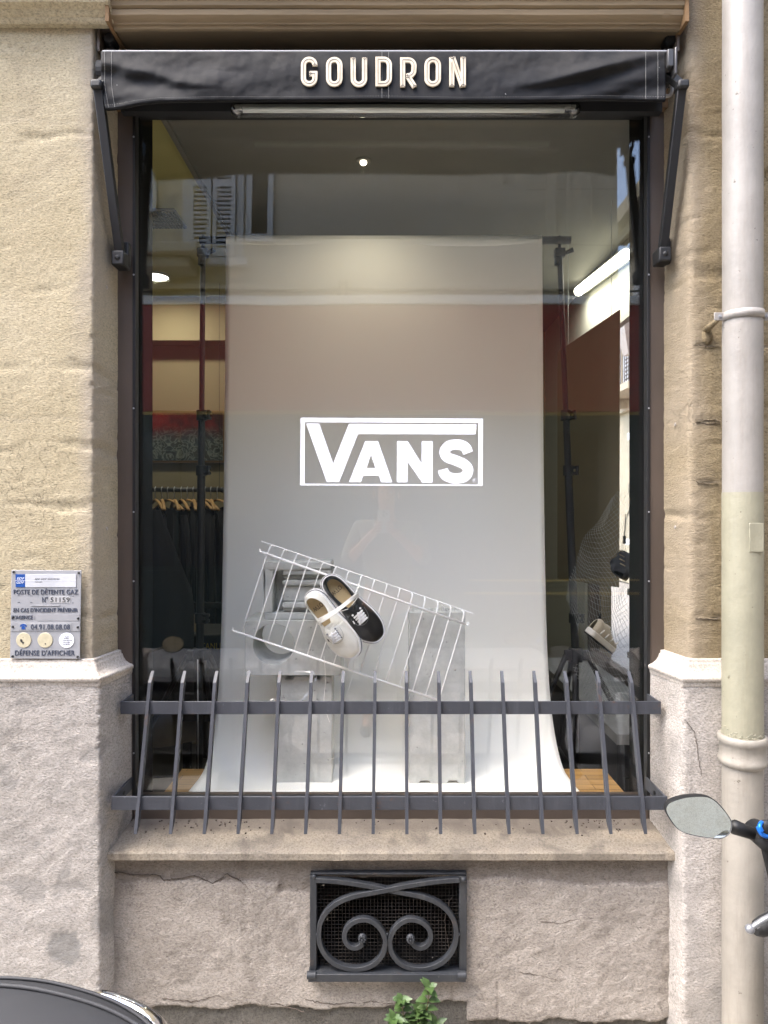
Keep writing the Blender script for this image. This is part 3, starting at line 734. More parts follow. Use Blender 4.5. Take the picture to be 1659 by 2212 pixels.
for (x0, ch), y0 in zip(lx, yo):
    mb = MB(); gv = MB()
    for k, (path, cl) in enumerate(LET[ch]):
        pts = [P(*GP(x0+a, y0+b), YV) for a, b in path]
        mb.ribbon(pts, sw, YV-.0120-.0007*k, YV-.007, cl)
        gv.ribbon(pts, .0011, YV-.01265-.0007*k, YV-.010, cl)
        if not cl:
            for end, nb in ((0, 1), (-1, -2)):
                e = pts[end]; dirn = (pts[end]-pts[nb]).normalized(); sd_ = Vector((-dirn.z, 0, dirn.x))
                for s in (-1, 1): gv.ribbon([e-dirn*sw*.45, e+sd_*s*sw*.46], .0009, YV-.01275-.0007*k, YV-.010)
    L = mb.build('letter', M['letter'], can, bevel=.0008); L['label'] = 'cream letter %s' % ch
    gv.build('letter_groove', M['ink'], L) if False else gv.build('letter_groove', M['ink'], can)
# roller tube, end cap, black box behind
mb = MB(); mb.tube([P(222, 112, 2.008), P(1452, 112, 2.008)], .004, 12); mb.build('front_rail', M['alu'], awn)
mb = MB(); mb.tube([Vector((XU(228, 2.1), 2.06, ZV(160, 2.06))), Vector((XU(1440, 2.1), 2.06, ZV(160, 2.06)))], .035, 20); mb.box(XU(235, 2.1), XU(1430, 2.1), 2.05, 2.13, ZV(213, 2.12), ZV(150, 2.12)); mb.build('roller', M['dark'], awn)
mb = MB(); mb.box(XU(1438, 2.0), XU(1452, 2.0), 1.985, 2.06, ZV(150, 2.0), ZV(112, 2.0)); mb.box(XU(1452, 2.0), XU(1458, 2.0), 1.98, 2.07, ZV(168, 2.0), ZV(110, 2.0)); mb.build('end_cap', simple('cap_grey', '3c3b3b', .4, .3), awn, bevel=.003)
# folding arms
def arm(pu, side):
    # pu = list of (u, v, d)
    pts = [P(*q) for q in pu]; m = MB(); 
    for a, b in zip(pts, pts[1:]):
        t = (b-a).normalized(); s = Vector((1, 0, 0)); s = (s-t*s.dot(t)).normalized(); n = t.cross(s)
        h = .0125; k = .010
        m.hexa([a+s*h+n*k, a-s*h+n*k, a-s*h-n*k, a+s*h-n*k, b+s*h+n*k, b-s*h+n*k, b-s*h-n*k, b+s*h-n*k])
    o = m.build('arm', M['black'], awn, bevel=.002)
    e = MB(); c = pts[-2]; e.box(c.x-.016, c.x+.016, c.y-.02, c.y+.02, c.z-.014, c.z+.010); e.build('elbow', M['black'], o, bevel=.006)
    c = pts[-1]; e = MB(); e.box(c.x-.019, c.x+.019, c.y-.028, c.y+.03, c.z-.022, c.z+.022); e.box(c.x-.008+side*.014, c.x+.026+side*.006, c.y+.01, c.y+.034, c.z-.015, c.z+.062)
    e.lathe([(0, -.032), (.009, -.031), (.009, -.02)], c, 'y', 10); e.build('arm_bracket', M['black'], o, bevel=.005)
arm([(245, 160, 2.05), (212, 186, 2.0), (261, 563, 2.125)], -1)
arm([(1432, 153, 2.04), (1472, 186, 2.0), (1430, 555, 2.125)], 1)
for s, u in ((-1, 228), (1, 1440)):
    mb = MB(); c = P(u+(12 if s < 0 else 0), 92, 2.10); mb.box(c.x-.004-(.022 if s < 0 else -.018), c.x+.004-(.022 if s < 0 else -.018), 2.06, 2.15, c.z-.05, c.z+.03); mb.box(c.x-.02, c.x+.03 if s < 0 else c.x+.02, 2.06, 2.13, c.z+.018, c.z+.023)
    mb.build('wall_bracket', M['frame'], awn, bevel=.001); mb = MB(); mb.lathe([(0, -.02), (.014, -.02), (.018, -.01), (.018, .02)], (c.x+.004, 2.09, c.z-.005), 'y', 14); mb.lathe([(0, -.012), (.02, -.012), (.02, .02)], (c.x+.002, 2.10, c.z-.04), 'y', 14); mb.build('bracket_joint', M['black'], awn)
mb = MB(); mb.tube(catmull([P(1437, 208, 2.04), P(1448, 205, 2.04), P(1452, 190, 2.05), P(1444, 178, 2.06)], 6), .005, 8); mb.build('cable', M['pipe'], awn, smooth=True)

# strip light below the awning
sl_ = thing('strip_light', 'unlit clear tube lamp fixed below the black awning', 'lamp', P(876, 232, 2.10))
za = ZV(231, 2.10); xa, xb = XU(508, 2.10), XU(1244, 2.10)
mb = MB(); prof = [(2.115+.022*math.cos(R(a)), za+.020*math.sin(R(a))) for a in range(150, 391, 15)]
mb.grid([[(xa, y, z), (xb, y, z)] for y, z in prof]); mb.build('clear_cover', M['clear'], sl_, smooth=True)
mb = MB(); mb.tube([(xa+.02, 2.115, za), (xb-.03, 2.115, za)], .008, 12); mb.build('lamp_tube', simple('tube_off', 'd9dcd4', .3), sl_, smooth=True)
mb = MB(); mb.box(xa-.005, xb+.005, 2.112, 2.15, za+.006, za+.016); mb.build('lamp_body', simple('lamp_grey', 'bdbdb4', .5), sl_, bevel=.003)
mb = MB()
for x, s in ((xa, -1), (xb, 1)): mb.lathe([(0, s*.016), (.014, s*.014), (.021, s*.004), (.0225, -s*.004), (.0225, -s*.012)], (x, 2.115, za), 'x', 20)
build_each(mb, 'end_cap', M['clear'], sl_, smooth=True)

# ---------------------------------------------------------------- sticker on the glass
st = thing('logo_sticker', 'white vinyl logo sticker with framed block letters on the display glass', 'sticker', P(846, 976, 2.288))
def SP(zx, zy): return ((940+zx/2.44)*.6636, (1320+zy/2.44)*.6636)
def spoly(mb, pts, t=.0008): mb.prism([P(*SP(a, b), YG-.001) for a, b in pts], (0, -t, 0))
mb = MB(); o_ = [(95, 97), (1543, 104), (1540, 638), (90, 634)]; i_ = [(128, 133), (1506, 139), (1503, 628), (126, 621)]
for k in range(4): spoly(mb, [o_[k], o_[(k+1) % 4], i_[(k+1) % 4], i_[k]])
mb.build('border', M['white'], st)
for nm, polys in (('V', [[(138, 143), (242, 143), (353, 460), (400, 608), (302, 608)], [(353, 460), (478, 145), (1493, 150), (1483, 230), (550, 227), (400, 608)]]),
    ('A', [[(607, 283), (658, 283), (653, 393), (617, 497), (592, 558), (573, 608), (478, 608)], [(658, 283), (710, 283), (823, 610), (733, 610), (715, 558), (688, 497), (653, 393)], [(617, 497), (688, 497), (715, 558), (592, 558)]]),
    ('N', [[(860, 283), (945, 283), (1055, 460), (1055, 283), (1143, 283), (1143, 612), (1060, 612), (944, 448), (944, 610), (858, 610)]])):
    mb = MB()
    for p in polys: spoly(mb, p)
    o = mb.build('letter', M['white'], st); o['label'] = 'white letter %s' % nm
mb = MB(); S = catmull([P(*SP(a, b), YG) for a, b in ((1424, 378), (1405, 335), (1365, 314), (1322, 310), (1270, 322), (1237, 365), (1258, 410), (1330, 438), (1395, 468), (1424, 512), (1400, 562), (1340, 580), (1290, 576), (1240, 550), (1224, 507))], 6)
mb.ribbon(S, 82/2.44*.6636*YG/FX, YG-.0018, YG-.001); o = mb.build('letter', M['white'], st); o['label'] = 'white letter S'
mb = MB(); mb.ribbon([P(*SP(1475+15*math.cos(R(a)), 595+15*math.sin(R(a))), YG) for a in range(0, 360, 20)], .0006, YG-.0016, YG-.001, True)
text_into(mb, 'R', *(SP(1468, 0)[0], SP(1483, 0)[0], SP(0, 586)[1], SP(0, 604)[1]), YG-.001); mb.build('registered_mark', M['white'], st)
mb = MB()   # air bubbles under the vinyl
for a, b in ((655, 120), (488, 118), (240, 172), (238, 224), (430, 330), (390, 408), (472, 405), (312, 460), (385, 483), (615, 380), (700, 360), (740, 418), (600, 440), (630, 510), (690, 428), (752, 460), (935, 342), (875, 365), (875, 437), (1030, 513), (945, 385), (1085, 315), (818, 205), (1210, 188), (1230, 178), (1380, 180), (1402, 168), (1460, 172), (1443, 202), (110, 410), (1525, 190), (300, 540), (1125, 184)):
    mb.sphere(P(*SP(a, b), YG-.0018), rnd.uniform(.0012, .0028), 10, (1.3, .35, .8))
build_each(mb, 'bubble', M['white'], st, smooth=True)

# ---------------------------------------------------------------- railing
rail = thing('window_railing', 'grey steel guard railing with pointed upright bars across the window sill', 'railing', (0, 2.1, .6))
def RY(v): return 2.10-(v-1452)/(1802-1452)*.10    # the guard leans outwards towards its foot
for (v0, v1, u0, u1) in ((1515.5, 1543, 260, 1428), (1721, 1750, 240, 1442)):
    d = RY((v0+v1)/2)+.008; mb = MB(); mb.box(XU(u0, d), XU(u1, d), d, d+.006, ZV(v1, d), ZV(v0, d)); o = mb.build('rail', M['rail'], rail, bevel=.0008)
    for s, u in ((0, u0), (1, u1)):
        mb = MB(); x = XU(u, d); xs = (x+.0005, x+.0065) if s == 0 else (x-.0065, x-.0005)
        mb.box(xs[0], xs[1], d+.006, YFm, ZV(v1, d)+.001, ZV(v0, d)-.001); k = mb.build('rail_bracket', M['rail'], rail, bevel=.0008)
        mb = MB(); sx = 1 if s == 0 else -1; mb.lathe([(0, sx*.007), (.006, sx*.0065), (.006, sx*-.001)], ((xs[0]+xs[1])/2, (d+YFm)/2, ZV((v0+v1)/2, d)), 'x', 12); mb.build('bolt', M['black'], k)
tops = [325, 395, 465, 535, 603, 672, 741, 810, 878, 948, 1017, 1086, 1156, 1223, 1293, 1363]
bots = [292, 368, 441, 514, 587, 660, 733, 806, 879, 952, 1026, 1100, 1173, 1247, 1320, 1395]
for a, b in zip(tops, bots):
    ya, yb = RY(1452), RY(1802); A = P(a, 1452, ya); B = P(b, 1802, yb); t = (A-B).normalized()
    n = Vector((0, t.z, -t.y)).normalized(); hw, dp = .0046, .020; s = Vector((1, 0, 0))
    mb = MB(); n = n if n.y > 0 else -n
    rj = Vector((rnd.uniform(-.001, .001), 0, 0))
    mb.prism([B-s*hw, B-s*hw+n*dp+t*.028, A-s*hw+n*dp+t*.004, A-s*hw-t*.030+rj], s*hw*2)
    ub = mb.build('upright_bar', M['rail'], rail)
    mb = MB()
    for (v0, v1) in ((1515.5, 1543), (1721, 1750)):
        t_ = ((v0+v1)/2-1452)/350; u = a+(b-a)*t_; d = RY((v0+v1)/2)+.0085
        for k in range(6):
            for s2 in (-1, 1): mb.sphere(P(u, v0+(v1-v0)*(k+.5)/6, d)+Vector((s2*.0052, 0, 0)), .0018, 6)
    mb.build('weld', M['rail'], ub, smooth=True)
# ---------------------------------------------------------------- cellar grille
gr = thing('cellar_grille', 'dark painted wrought iron scroll grille over a wire mesh vent below the sill', 'grille', (XU(838, 2.07), 2.07, GZ0))
def QP(zx, zy, d=2.06): return P(650.3+zx*.2320, 1858.1+zy*.2320, d)
pts = [(575, 765), (545, 795), (500, 808), (450, 792), (413, 745), (405, 690), (430, 620), (490, 570), (560, 548), (630, 552), (700, 590), (755, 655), (783, 735), (775, 830), (735, 905), (670, 965), (580, 1000), (490, 1008), (395, 990), (300, 945), (225, 870), (180, 780), (167, 690), (178, 590), (220, 500), (290, 425), (380, 370), (500, 328), (640, 300), (800, 272), (960, 238), (1140, 208), (1300, 188), (1475, 178)]
for s, yy in ((0, 2.052), (1, 2.0545)):
    q = [(x if s == 0 else 1612-x+(0), y+(5 if s else 0)) for x, y in pts]
    path = catmull([QP(x, y, 2.06) for x, y in q], 5)
    mb = MB(); mb.ribbon(path, .0135, yy, yy+.018); sc_ = mb.build('scroll', M['grille'], gr, bevel=.0012)
    c = QP(570 if s == 0 else 1020, 728 if s == 0 else 733, 2.052); ro = MB()
    ro.sphere(c+Vector((0, .004, 0)), .0125, 14, (1, .7, 1))
    for k in range(8):
        a = 2*math.pi*k/8; ro.sphere(c+Vector((math.cos(a)*.008, -.006, math.sin(a)*.008)), .0042, 8, (1, .8, 1))
    ro.sphere(c+Vector((0, -.0085, 0)), .0036, 8)
    ro.tube([c+Vector((.0, .006, .0)), P(650.3+(565 if s == 0 else 1030)*.232, 1858.1+775*.232, 2.062)], [.011, .006], 10)
    ro.build('rosette', M['grille'], sc_, smooth=True)
mb = MB(); d = 2.058
def gb(zx0, zx1, zy0, zy1, y0, y1):
    a, b = QP(zx0, zy1, d), QP(zx1, zy0, d); mb.box(a.x, b.x, y0, y1, a.z, b.z)
gb(82, 143, 150, 1032, 2.062, 2.10); gb(1476, 1545, 160, 1050, 2.062, 2.10); gb(82, 1545, 132, 152, 2.066, 2.10)
gb(70, 1530, 1035, 1108, 2.044, 2.10)
for zx in (100, 1500): mb.tube([QP(zx-45, 1072, 2.05), QP(zx+40, 1072, 2.05)], .0105, 12)
mb.sphere(QP(122, 152, 2.062), .007, 10); mb.sphere(QP(1515, 178, 2.058), .009, 10)
for (zx, zy) in ((802, 690), (152, 690), (1470, 690), (470, 1022), (1190, 1030)): mb.sphere(QP(zx, zy, 2.06), .005, 8)
gf = mb.build('grille_frame', M['grille'], gr, bevel=.0015)
mb = MB()
for k in range(41):
    a = QP(150+k*33.2, 150, 2.085); b = QP(150+k*33.2, 1035, 2.085); mb.tube([a, (a+b)/2+Vector((.0006*math.sin(k*2.1), 0, 0)), b], .0010, 4)
for k in range(27):
    a = QP(145, 165+k*33.2, 2.0866); b = QP(1478, 165+k*33.2, 2.0866); mb.tube([a, (a+b)/2+Vector((0, 0, .0006*math.sin(k*1.7))), b], .0010, 4)
mb.build('wire_mesh', M['mesh'], gr)
mb = MB(); mb.sphere(QP(208, 232, 2.08), .004, 6, (1, .4, .8)); mb.sphere(QP(1226, 908, 2.08), .0018, 6); mb.sphere(QP(245, 550, 2.08), .0025, 6)
build_each(mb, 'paint_fleck', M['cap'], gr)
# painted-over edge of the plaster round the frame
mb = MB(); 
for k in range(46):
    zx = 90+k*31; 
    if 740 < zx < 860: continue
    a = QP(zx, 1112+6*math.sin(k*1.9), 2.0745); b = QP(zx+33, 1112+6*math.sin((k+1)*1.9), 2.0745); hh = .0085+.004*N3(Vector((k*.6, 1, 2)))
    mb.hexa([a+Vector((0, 0, -hh)), b+Vector((0, 0, -hh)), b+Vector((0, .01, -hh)), a+Vector((0, .01, -hh)), a, b, b+Vector((0, .01, 0)), a+Vector((0, .01, 0))])
mb.build('mortar_edge', M['cap'], building, bevel=.002)
# ---------------------------------------------------------------- drainpipe
dp = thing('drainpipe', 'white and cream painted drainpipe with a strap on the right pier', 'drainpipe', (XU(1604, 1.95), 1.95, 0))
PY = 1.955; px = XU(1604, PY); pr = XU(1604+40.3, PY)-px
def pipe_part(nm, z0, z1, r, m, wob=.0006, lip=0):
    rows = []; n = 40; k = max(2, int((z1-z0)/.02)); mb = MB()
    for j in range(k+1):
        z = z0+(z1-z0)*j/k; rr = r+wob*N3(Vector((0, 3, z*9)))
        rows.append([(px+rr*math.cos(a), PY+rr*math.sin(a), z+ (lip*math.sin(-a) if j == k else 0)) for a in [2*math.pi*i/n for i in range(n+1)]])
    return mb.grid(rows).build(nm, m, dp, smooth=True)
z_join = ZV(1062, 1.88); z_sock = ZV(1605, 1.9); 
pipe_part('upper_pipe', z_join-.03, 9, pr, M['pipe'])
pipe_part('painted_pipe', z_sock-.03, z_join, pr+.0012, M['pipec'], .0006)
pipe_part('lower_pipe', -.02, z_sock-.06, pr+.001, M['pipeb'], .001)
mb = MB(); zt = z_sock; mb.lathe([(pr+.001, .006), (pr+.009, .006), (pr+.0125, .001), (pr+.0125, -.012), (pr+.008, -.016), (pr+.008, -.055), (pr+.0115, -.060), (pr+.009, -.072), (pr+.001, -.078)], (px, PY, zt), 'z', 48); mb.build('socket', M['pipeb'], dp, smooth=True, auto=50)
mb = MB()  # crumbling joint filler
for k in range(420):
    a = rnd.uniform(0, 6.28); mb.sphere((px+(pr+.001)*math.cos(a), PY+(pr+.001)*math.sin(a), zt+.003+abs(rnd.gauss(0, .010))), rnd.uniform(.0008, .0028), 6, (1, 1, .8))
mb.build('joint_filler', M['pipec'], dp, smooth=True)
mb = MB(); zc = ZV(672, 1.9); n = 40
rows = [[(px+(pr+.0035)*math.cos(a), PY+(pr+.0035)*math.sin(a), zc+dz) for a in [math.pi+math.pi*i/n for i in range(n+1)]] for dz in (-.011, .011)]
mb.grid(rows)
o1 = mb.build('strap', M['pipe'], dp, smooth=True); md = o1.modifiers.new('s', 'SOLIDIFY'); md.thickness = .003
mb = MB(); mb.box(px-pr-.028, px-pr+.001, PY-.004, PY-.0005, zc-.011, zc+.011); mb.box(px+pr-.001, px+pr+.03, PY-.004, PY-.0005, zc-.011, zc+.011); build_each(mb, 'strap_tab', M['pipe'], dp, bevel=.003)
mb = MB()
for s in (-1, 1): mb.lathe([(0, -.004), (.003, -.004), (.003, 0), (.0055, 0), (.0055, .001)], (px+s*(pr+.013), PY-.005, zc), 'y', 10)
build_each(mb, 'bolt', M['alu'], dp)
mb = MB(); mb.tube([(px-pr-.010, PY+.004, zc-.004), (px-pr-.004, YF+.02, zc-.012)], [.005, .012], 10); mb.sphere((px-pr-.003, YF, zc-.03), .016, 10, (1, .4, 1.5)); mb.build('strap_anchor', M['sandr'], dp, smooth=True)
mb = MB(); mb.box(px-.008, px+.03, PY-pr-.0026, PY-pr+.003, ZV(1193, 1.89), ZV(1130, 1.89)); mb.build('repair_patch', M['pipec'], dp, bevel=.001)

# ---------------------------------------------------------------- gas plate
YP = 2.036
pl = thing('information_plate', 'grey metal gas station notice plate screwed to the ochre wall', 'sign', P(98, 1421, YP))
def TP(zx, zy): return ((20+zx/6.381)*.6636, (1840+zy/6.381)*.6636)
def tbox(mb, x0, y0, x1, y1, t, base=0.0): a = P(*TP(x0, y1), YP); b = P(*TP(x1, y0), YP); mb.box(a.x, b.x, YP-base-t, YP-base, a.z, b.z)
mb = MB(); mb.prism([P(*TP(a, b), YP) for a, b in ((108, 100), (1560, 108), (1530, 1945), (78, 1940))], (0, .003, 0)); plate = mb.build('plate', M['alu'], pl, bevel=.0008)
mb = MB(); tbox(mb, 98, 1178, 1536, 1372, .0012); tbox(mb, 640, 1012, 1520, 1156, .0008); tbox(mb, 515, 828, 1120, 846, .0018); mb.build('raised_panel', M['alu'], pl, bevel=.0005)
mb = MB(); tbox(mb, 260, 1205, 1368, 1340, .0008, .0012); mb.build('number_strip', M['alu'], pl, bevel=.0004)
mb = MB(); tbox(mb, 400, 185, 1455, 455, .0016); lp = mb.build('logo_panel', simple('panel_white', 'd9dbe0', .4), pl, bevel=.0003)
mb = MB(); tbox(mb, 200, 185, 399, 455, .0017); mb.build('logo_square', M['blueplate'], pl, bevel=.0003)
def ttext(mb, s, x0, y0, x1, y1, base, t=.0008, sh=0):
    u0, v0 = TP(x0, y0); u1, v1 = TP(x1, y1); text_into(mb, s, u0, u1, v0, v1, YP-base, t, sh)
mb = MB(); ttext(mb, 'EDF', 222, 250, 382, 298, .0017, .0004, .3); ttext(mb, 'GDF', 216, 335, 378, 380, .0017, .0004, .3); tbox(mb, 200, 312, 1455, 318, .0003, .0017); mb.build('logo_letters', M['white'], pl)
mb = MB(); ttext(mb, 'EDF GDF SERVICES', 595, 272, 1112, 305, .0016, .0003, .3); ttext(mb, 'Marseille', 600, 338, 752, 356, .0016, .0003); mb.build('small_print', M['ink'], pl)
mb = MB()
ttext(mb, 'POSTE DE D\u00c9TENTE GAZ', 160, 478, 1490, 605, 0, .0016)
ttext(mb, 'N\u00b0', 752, 655, 862, 770, 0, .0016); ttext(mb, 'EN CAS D\'INCIDENT PR\u00c9VENIR', 155, 868, 1485, 975, 0, .0016); ttext(mb, 'D\'AGENCE :', 118, 1040, 600, 1122, 0, .0016)
ttext(mb, '04.91.08.08.08', 515, 1228, 1325, 1333, .002, .0012); ttext(mb, 'D\u00c9FENSE D\'AFFICHER', 188, 1738, 1425, 1875, 0, .0016)
for a, b in ((240, 632), (500, 635), (1362, 642), (238, 770), (498, 772), (1362, 782)): tbox(mb, a, b-4, a+45, b+4, .0005)
mb.build('cast_letters', M['letterd'], pl)
mb = MB(); tbox(mb, 910, 645, 1335, 782, .0009); mb.build('number_tile', simple('tile', 'c4c4c4', .4), pl, bevel=.0003)
mb = MB(); ttext(mb, '51159', 920, 668, 1318, 765, .0009, .0006); mb.build('number', M['ink'], pl)
mb = MB(); u = TP
for q in ([(285, 1275), (300, 1235), (355, 1215), (415, 1235), (432, 1275), (400, 1278), (392, 1256), (322, 1256), (316, 1278)], [(315, 1332), (322, 1285), (340, 1262), (372, 1262), (395, 1285), (402, 1332)]): mb.prism([P(*TP(a, b), YP-.002) for a, b in q], (0, -.0006, 0))
mb.build('telephone_symbol', M['blueplate'], pl)
for k, (a, b) in enumerate(((368, 1556), (812, 1556), (1258, 1562))):
    c = P(*TP(a, b), YP); rr = 158/6.381*.6636*YP/FX; mb = MB(); mb.lathe([(0, -.0018), (rr-.001, -.0018), (rr, -.0008), (rr, 0)], c, 'y', 32); dsc = mb.build('disc', M['cream'] if k < 2 else M['white'], pl, smooth=True, auto=40)
    mb = MB()
    if k == 2:
        for i, s in enumerate(('ACC\u00c8S', 'INTERDIT', '\u00c0 TOUTE PERSONNE', '\u00c9TRANG\u00c8RE', 'AU SERVICE')):
            hwid = (45, 55, 118, 70, 72)[i]; ttext(mb, s, a-hwid, 1462+i*42, a+hwid, 1492+i*42, .0018, .0003)
    elif k == 0:
        for q in ([(300, 1530), (335, 1545), (345, 1590), (375, 1600), (350, 1650), (330, 1610), (305, 1600), (290, 1560)], [(340, 1495), (362, 1490), (350, 1505)]): mb.prism([P(*TP(x, y), YP-.0018) for x, y in q], (0, -.0003, 0))
    else: mb.prism([P(*TP(x, y), YP-.0018) for x, y in ((805, 1618), (825, 1622), (820, 1648), (800, 1642))], (0, -.0003, 0))
    mb.build('disc_print', M['ink'], dsc)
mb = MB()
for a, b in ((157, 138), (1507, 158), (140, 1085), (1494, 1103), (140, 1277), (1487, 1286), (133, 1892), (1480, 1900)): mb.lathe([(0, -.003), (.0028, -.0028), (.0034, -.001), (.0034, 0)], P(*TP(a, b), YP-.001), 'y', 12)
build_each(mb, 'screw', M['black'], pl, smooth=True)

# ---------------------------------------------------------------- street
mb = MB(); mb.box(-60, 60, -60, 60, -.4, -.13); struct(mb.build('street', M['asph']), 'grey asphalt street')
mb = MB(); mb.box(-30, 2.2, 1.0, 2.2, -.129, -.012); mb.box(2.0, 2.2, 2.2, 12, -.129, -.012); struct(mb.build('pavement', M['pave'], bevel=.01), 'narrow stone pavement with kerb')
mb = MB(); mb.box(-30, 3.3, -3.5, -2.5, -.129, -.012); struct(mb.build('pavement', M['pave'], bevel=.01), 'pavement across the street')

# weed growing at the foot of the wall
weed = thing('weed', 'leafy green weed rooted at the foot of the plaster wall', 'plant', (XU(885, 2.03), 2.05, 0))
mb = MB(); lf = MB(); rw = random.Random(12)
stems = [(XU(928, 2.02), .155, .02), (XU(868, 2.02), .115, -.01), (XU(852, 2.02), .07, -.03), (XU(908, 2.02), .08, .0), (XU(942, 2.02), .05, .03)]
def leaf(c, d, L, wd, n):
    d = d.normalized(); s = d.cross(n).normalized(); n = s.cross(d)
    pts = [(0, 0), (.25, .42), (.5, .5), (.75, .3), (1, 0)]; up = []
    A = [c+d*L*t+s*wd*k-n*L*.25*t*t+n*abs(k)*wd*.35 for t, k in pts]; B = [c+d*L*t-s*wd*k-n*L*.25*t*t+n*abs(k)*wd*.35 for t, k in pts]; Cc = [c+d*L*t-n*L*.25*t*t for t, k in pts]
    lf.add(A+B+Cc, [(i, i+1, 10+i+1, 10+i) for i in range(4)]+[(5+i, 10+i, 10+i+1, 5+i+1) for i in range(4)])
for sx, h, ln in stems:
    base = Vector((XU(890, 2.03)+rw.uniform(-.01, .01), 2.055, -.01)); tip = Vector((sx, 2.03-rw.uniform(0, .025), h))
    path = catmull([base, (base+tip)/2+Vector((ln*.6, -.015, 0)), tip], 8); mb.tube(path, [.0022-.0012*i/len(path) for i in range(len(path))], 6)
    for i, p in enumerate(path):
        t = i/len(path)
        if t < .25 or i % 2: continue
        for k in range(2):
            a = i*1.3+k*math.pi+rw.uniform(-.4, .4); dd = Vector((math.cos(a), -abs(math.sin(a))*.7-.15, .35)); L = .022+.018*rw.random()
            leaf(p, dd, L, L*.62, Vector((0, -.35, 1)))
    for k in range(7):
        a = k*2.4; dd = Vector((math.cos(a), -.5+.5*math.sin(a), .35+rw.random()*.5)); leaf(tip, dd, .017+.02*rw.random(), .017, Vector((0, -.6, .8)))
mb.build('stem', M['stem'], weed, smooth=True); lf.build('leaves', M['leaf'], weed, smooth=True)

# ---------------------------------------------------------------- shop interior
def flat(name, b, m, bev=0):
    mb = MB(); [mb.box(*q) for q in (b if isinstance(b, list) else [b])]; return mb.build(name, m, building, bevel=bev)
flat('display_platform', (gl0-.004, gl1+.03, 2.256, 2.72, .47, .518), M['oak'])
flat('display_platform_front', (gl0-.004, gl1+.03, 2.251, 2.256, .40, .55), M['dark'])
flat('shop_floor', (-3.1, 1.2, 2.62, 5.6, -.05, 0), M['floor'])
flat('interior_wall', [(-3.1, -.72, 4.6, 4.7, 0, 2.85), (-.72, 1.2, 5.3, 5.4, 0, 3.3), (-.74, -.70, 4.6, 5.4, 0, 3.3)], M['wallin'])
flat('interior_wall', [(-3.2, -3.1, 2.4, 5.4, 0, 3.3)], M['wallin'])
flat('interior_side_wall', [(1.2, 1.235, 4.25, 5.4, 0, 3.3), (1.2, 1.235, 2.4, 4.25, 2.46, 3.3), (.86, 1.2, 2.42, 2.44, 0, 3.3)], M['wallw'])
flat('interior_low_wall', (1.2, 1.235, 2.4, 4.25, -.02, .62), M['dark'])
flat('ceiling', [(-3.1, -.762, 2.30, 4.6, 2.85, 2.9)], M['ceil_lit'])
flat('ceiling', [(-.74, 1.24, 2.30, 5.4, 2.845, 3.0), (-.76, -.742, 2.30, 4.6, 2.835, 3.0)], M['ceil_g'])
flat('roof_slab', (-3.2, 1.24, 2.42, 5.5, 3.32, 3.42), M['dark'])
flat('bulkhead', (-3.1, -.76, 4.45, 4.6, ZV(735, 4.45), 2.849), M['wallin'])
# side window in the shop's other face, with the street beyond
sw_ = thing('side_window', 'tall side window of the shop seen past the right backdrop stand', 'window', (1.27, 3.3, .6))
mb = MB(); mb.box(1.215, 1.27, 4.19, 4.25, .62, 2.86); mb.box(1.215, 1.27, 2.44, 2.5, .62, 2.86); mb.box(1.215, 1.27, 2.5, 4.19, .62, .68); mb.box(1.215, 1.27, 2.5, 4.19, 2.80, 2.86); mb.build('window_frame', M['frame'], sw_, bevel=.003)
mb = MB(); mb.box(1.24, 1.246, 2.5, 4.19, .68, 2.8); mb.build('window_pane', M['glass2'], sw_)
flat('display_ledge', (.90, 1.2, 2.75, 4.2, .60, .64), simple('ledge_grey', '62625e', .7))
flat('display_ledge_front', (.90, .93, 2.75, 4.2, 0, .60), M['dark'])
sr = thing('side_railing', 'steel guard railing outside the side window of the shop', 'railing', (1.45, 3.3, .6))
for z in (.62, 1.0):
    mb = MB(); mb.box(1.47, 1.476, 2.45, 4.3, z, z+.038); mb.build('rail', M['rail'], sr)
for k in range(18):
    y = 2.5+k*.1; mb = MB(); mb.prism([(1.46, y, .48), (1.49, y, .53), (1.49, y, 1.12), (1.46, y, 1.08)], (0, .007, 0)); mb.build('upright_bar', M['rail'], sr)

# backdrop roll
bd = thing('paper_backdrop', 'white seamless paper backdrop unrolled to the display floor', 'backdrop', (0, 2.9, .52))
prof = catmull([(0, 2.468, .523), (0, 2.54, .5225), (0, 2.62, .524), (0, 2.70, .537), (0, 2.78, .585), (0, 2.85, .66), (0, 2.90, .757), (0, 2.945, .92), (0, 2.975, 1.15), (0, 3.01, 1.6), (0, 3.03, 2.1), (0, 3.045, 2.62), (0, 3.047, 2.66)], 6)
mb = MB(); rows = []
for j, p in enumerate(prof):
    row = []
    for i in range(61):
        x = -.677+1.354*i/60; e = abs(x)/.677
        wob = .0035*math.sin(x*7+p.z*2)*min(1, max(0, p.z-.6)*2)+.004*fbm(Vector((x*2.2, p.z*.8, 3)), 2)*min(1, max(0, p.z-.6))
        y = p.y+wob; z = p.z
        if j < 14: z += .0055*max(0, N3(Vector((x*5, 2, 1))))*(1-j/14)+.010*(1-j/14)*e**6; y += .012*(1-j/14)*(math.cos(x*4.5)*.4-.6*(.5-x*.6)*0) 
        row.append((x, y, z))
    rows.append(row)
mb.grid(rows); o = mb.build('paper', M['paper'], bd, smooth=True); md = o.modifiers.new('s', 'SOLIDIFY'); md.thickness = .0006
mb = MB(); mb.lathe([(.0, -.677), (.030, -.677), (.034, -.676), (.034, .677), (.03, .678), (.0, .678)], (0, 3.078, 2.66), 'x', 32); mb.build('paper_roll', M['paper'], bd, smooth=True, auto=40)
cb = thing('crossbar', 'black crossbar carrying the paper roll between two stands', 'pole', (0, 3.08, 2.66))
